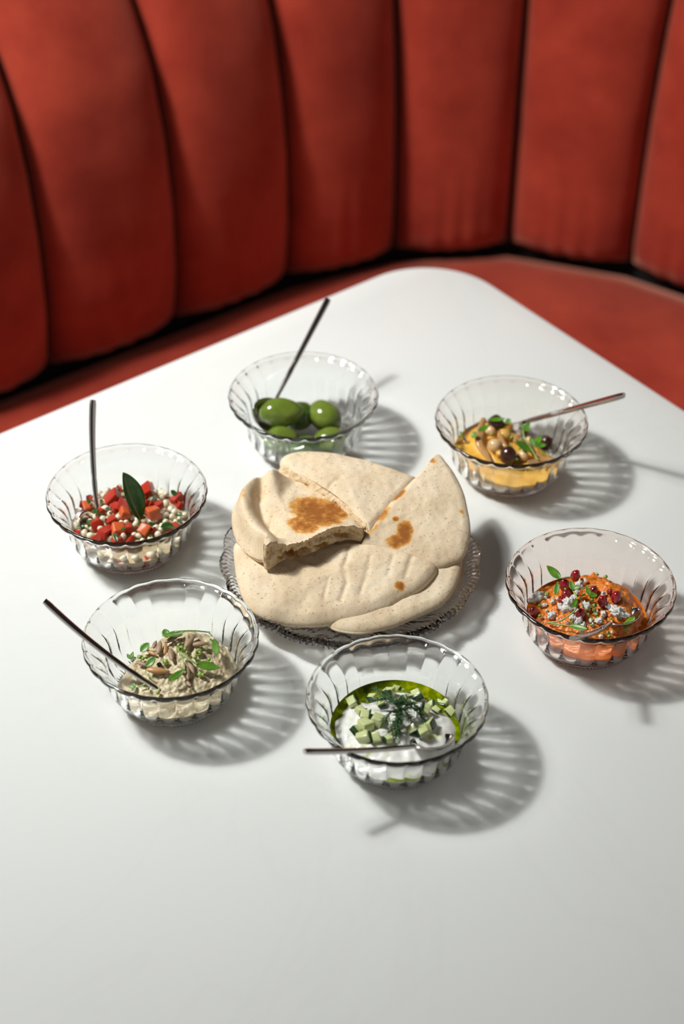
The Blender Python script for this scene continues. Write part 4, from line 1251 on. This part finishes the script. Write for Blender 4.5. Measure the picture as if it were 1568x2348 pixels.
sprig('frilly green leaf at the left edge of the aubergine dip', None, None, [('frilly', on(CE, 625, 620, .005), on(CE, 655, 570, .007), .006, .3)])
sprig('small leaf curling down beside the peppercorn', None, [on(CE, 735, 690, .004), on(CE, 750, 720, .004), on(CE, 790, 745, .004)], [('leaf', on(CE, 740, 665, .006), on(CE, 805, 605, .007), .0055, .5)])
sprig('narrow green leaf at the right of the aubergine dip', None, [on(CE, 1150, 430, .009), on(CE, 1180, 460, .008)], [('leaf', on(CE, 1192, 475, .008), on(CE, 1213, 612, .005), .0052, .3)])
sprig('long stemmed leaf across the right front of the aubergine dip', None, [on(CE, 965, 570, .008), on(CE, 1020, 610, .008), on(CE, 1080, 650, .007)], [('spoonleaf', on(CE, 1070, 645, .008), on(CE, 1228, 682, .006), .0068, .25)], stem_r=.0007)
sprig('crescent shaped leaf hanging on a thin stem at the front of the aubergine dip', None, [on(CE, 955, 555, .008), on(CE, 985, 620, .008), on(CE, 998, 690, .007)], [('leaf', on(CE, 998, 680, .008), on(CE, 885, 780, .006), .0050, .6)])
sprig('tiny frilly herb leaf at the front left of the aubergine dip', None, [on(CE, 745, 775, .004), on(CE, 690, 800, .005)], [('frilly', on(CE, 670, 800, .005), on(CE, 625, 805, .006), .004, .3)])
nk = at(*cr(CE, 905, 865), .0215)
rimp = at(*cr(CE, 365, 455), BH + .003)
tp = along(nk, rimp, *cr(CE, 52, 240))
spoon('teaspoon in the aubergine dip with its handle out over the left rim', tp, nk, nk + (nk - tp).normalized() * .02 + V((0, 0, -.004)), (0.2, .2, .9), bowl_w=.018, sag=-.004)

# ================================================================ yoghurt dip
CT = (660, 1430, 2.529)
def f_tz(x, y):
    r2 = ((x + .001) / .0415) ** 2 + ((y + .004) / .0400) ** 2
    z = 0.0165 + 0.0125 * max(0, 1 - r2 * (1 + .30 * nz(x, y, 42, 21))) ** .75
    return z + 0.0026 * nz(x, y, 75, 11) + 0.0012 * nz(x, y, 190, 13)
D = Dip('tz', f_tz)
dip_obj('yoghurt_dip', D, M['yoghurt'], 'thick white yoghurt dip in the front bowl', 'dip')
OILT = Dip('tz', lambda x, y: 0.0196 - .0022 * smooth(-.01, .03, x * .5 - y * .8))
dip_obj('herb_oil', OILT, M['green_oil'], 'bright green herb oil pooled around the yoghurt dip', 'oil', lim=.0446, nr=12)
CUC_LABELS = ['cucumber dice with dark peel at the back beside the top dill fronds', 'slim pale cucumber dice farthest back on the yoghurt', 'dark peeled side cucumber dice at the back left of the dill', 'cucumber dice lying in the green oil at the back right', 'cucumber dice at the upper left edge of the yoghurt', 'cucumber dice between the upper left one and the dark upright one', 'dark upright cucumber dice left of the dill',
    'tall pale cucumber dice in the left cluster', 'broad pale cucumber dice left of the dill stem', 'dark wedge of cucumber at the left edge of the left cluster', 'pale cucumber dice lowest in the left cluster', 'cucumber dice at the front, just above the spoon handle', 'large cucumber dice with dark peel farthest up on the right', 'pale cucumber dice farthest right beside the oil', 'small cucumber dice left of the large right one',
    'cucumber dice under the right dill fronds', 'cucumber dice with dark edge above the spoon bowl', 'upright dark peeled cucumber dice next to the spoon bowl', 'pale cucumber dice left of the upright dark one', 'cucumber dice tucked under the lower dill stem', 'oily cucumber dice in front of the lowest dill frond', 'small cucumber dice behind the left dill fronds', 'cucumber dice hidden under the middle of the dill', 'small cucumber dice between the dill and the large right one', 'small cucumber dice by the lowest dill tip']
for k, (x, y, w) in enumerate([(590, 398, 72), (628, 375, 50), (490, 430, 66), (750, 410, 66), (375, 455, 72), (422, 500, 60), (450, 530, 66), (455, 590, 95), (520, 560, 88), (397, 615, 60), (440, 660, 82), (510, 655, 82), (900, 460, 80), (940, 512, 62), (832, 470, 52), (800, 500, 76), (815, 585, 76), (782, 628, 78), (722, 610, 64), (640, 580, 56), (580, 670, 52), (540, 458, 54), (680, 440, 60), (860, 500, 50), (620, 620, 50)]):
    s_ = mm(CT, w, 3400) * .82
    q_ = Quaternion((0, 0, 1), rnd(0, 6.3)) @ Quaternion((1, 0, 0), rnd(-.6, .6)) @ Quaternion((0, 1, 0), rnd(-.6, .6))
    p = on(CT, x, y, .003)
    r_ = thing('cucumber_dice', CUC_LABELS[k], 'cucumber', p, 'cucumber dice on the yoghurt')
    r_.rotation_mode = 'QUATERNION'; r_.rotation_quaternion = q_
    o = obj('flesh', dice(s_, s_ * .85, s_ * .8, k), M['cucumber'], r_); receive(o)
    if k not in (7, 8, 10):
        g = dice(s_ * 1.02, s_ * .16, s_ * .84, k + 50, .05)
        # the peel sits on the side that faces the viewer
        vd = q_.inverted() @ (C_O - p).normalized()
        sgn = 1 if vd.y > 0 else -1
        for v in g.verts: v.co.y += sgn * s_ * .47
        o = obj('peel', g, M['peel'], r_); receive(o)
# dill
c0 = on(CT, 650, 500, .008)
r_ = thing('dill_sprig', 'feathery dark green dill sprig on top of the yoghurt dip', 'herb', c0)
rg = random.Random(11)
stems, fronds = [], []
for (x, y, l) in [(515, 385, .010), (505, 450, .008), (545, 420, .012), (780, 545, .006), (760, 500, .010), (735, 440, .012), (590, 625, .004), (628, 655, .003), (650, 560, .010), (700, 545, .012), (570, 560, .008), (690, 470, .014), (610, 450, .013), (640, 620, .006)]:
    e = on(CT, x, y, l * .8 + .002)
    mid = (c0 + e) / 2 + V((rg.uniform(-.002, .002), rg.uniform(-.002, .002), .004))
    sp = spline([c0, mid, e], 8)
    stems.append(tube_pts([p - c0 for p in sp], .00045, 5))
    for q in range(3, len(sp)):
        for _ in range(3):
            d_ = (sp[q] - sp[q - 1]).normalized()
            n_ = (d_ * .9 + V((rg.uniform(-1, 1), rg.uniform(-1, 1), rg.uniform(-.3, .9))) * .8).normalized()
            fl = rg.uniform(.003, .0058)
            a = sp[q] - c0
            fronds.append(tube_pts([a, a + n_ * fl * .5, a + n_ * fl + V((0, 0, -.0004))], [.00030, .00028, .00014], 5))
o = obj('stem', merge(stems), M['dill'], r_); receive(o)
o = obj('frond', merge(fronds), M['dill'], r_); o['kind'] = 'stuff'; receive(o)
nk = at(*cr(CT, 735, 712), .0375)
rimp = at(*cr(CT, 250, 735), BH + .0035)
tp = along(nk, rimp, *cr(CT, 95, 738))
spoon('teaspoon resting on the front left rim of the yoghurt bowl', tp, nk, at(*cr(CT, 955, 640), .0235), (-.15, .35, .9), bowl_w=.026, sag=-.001)
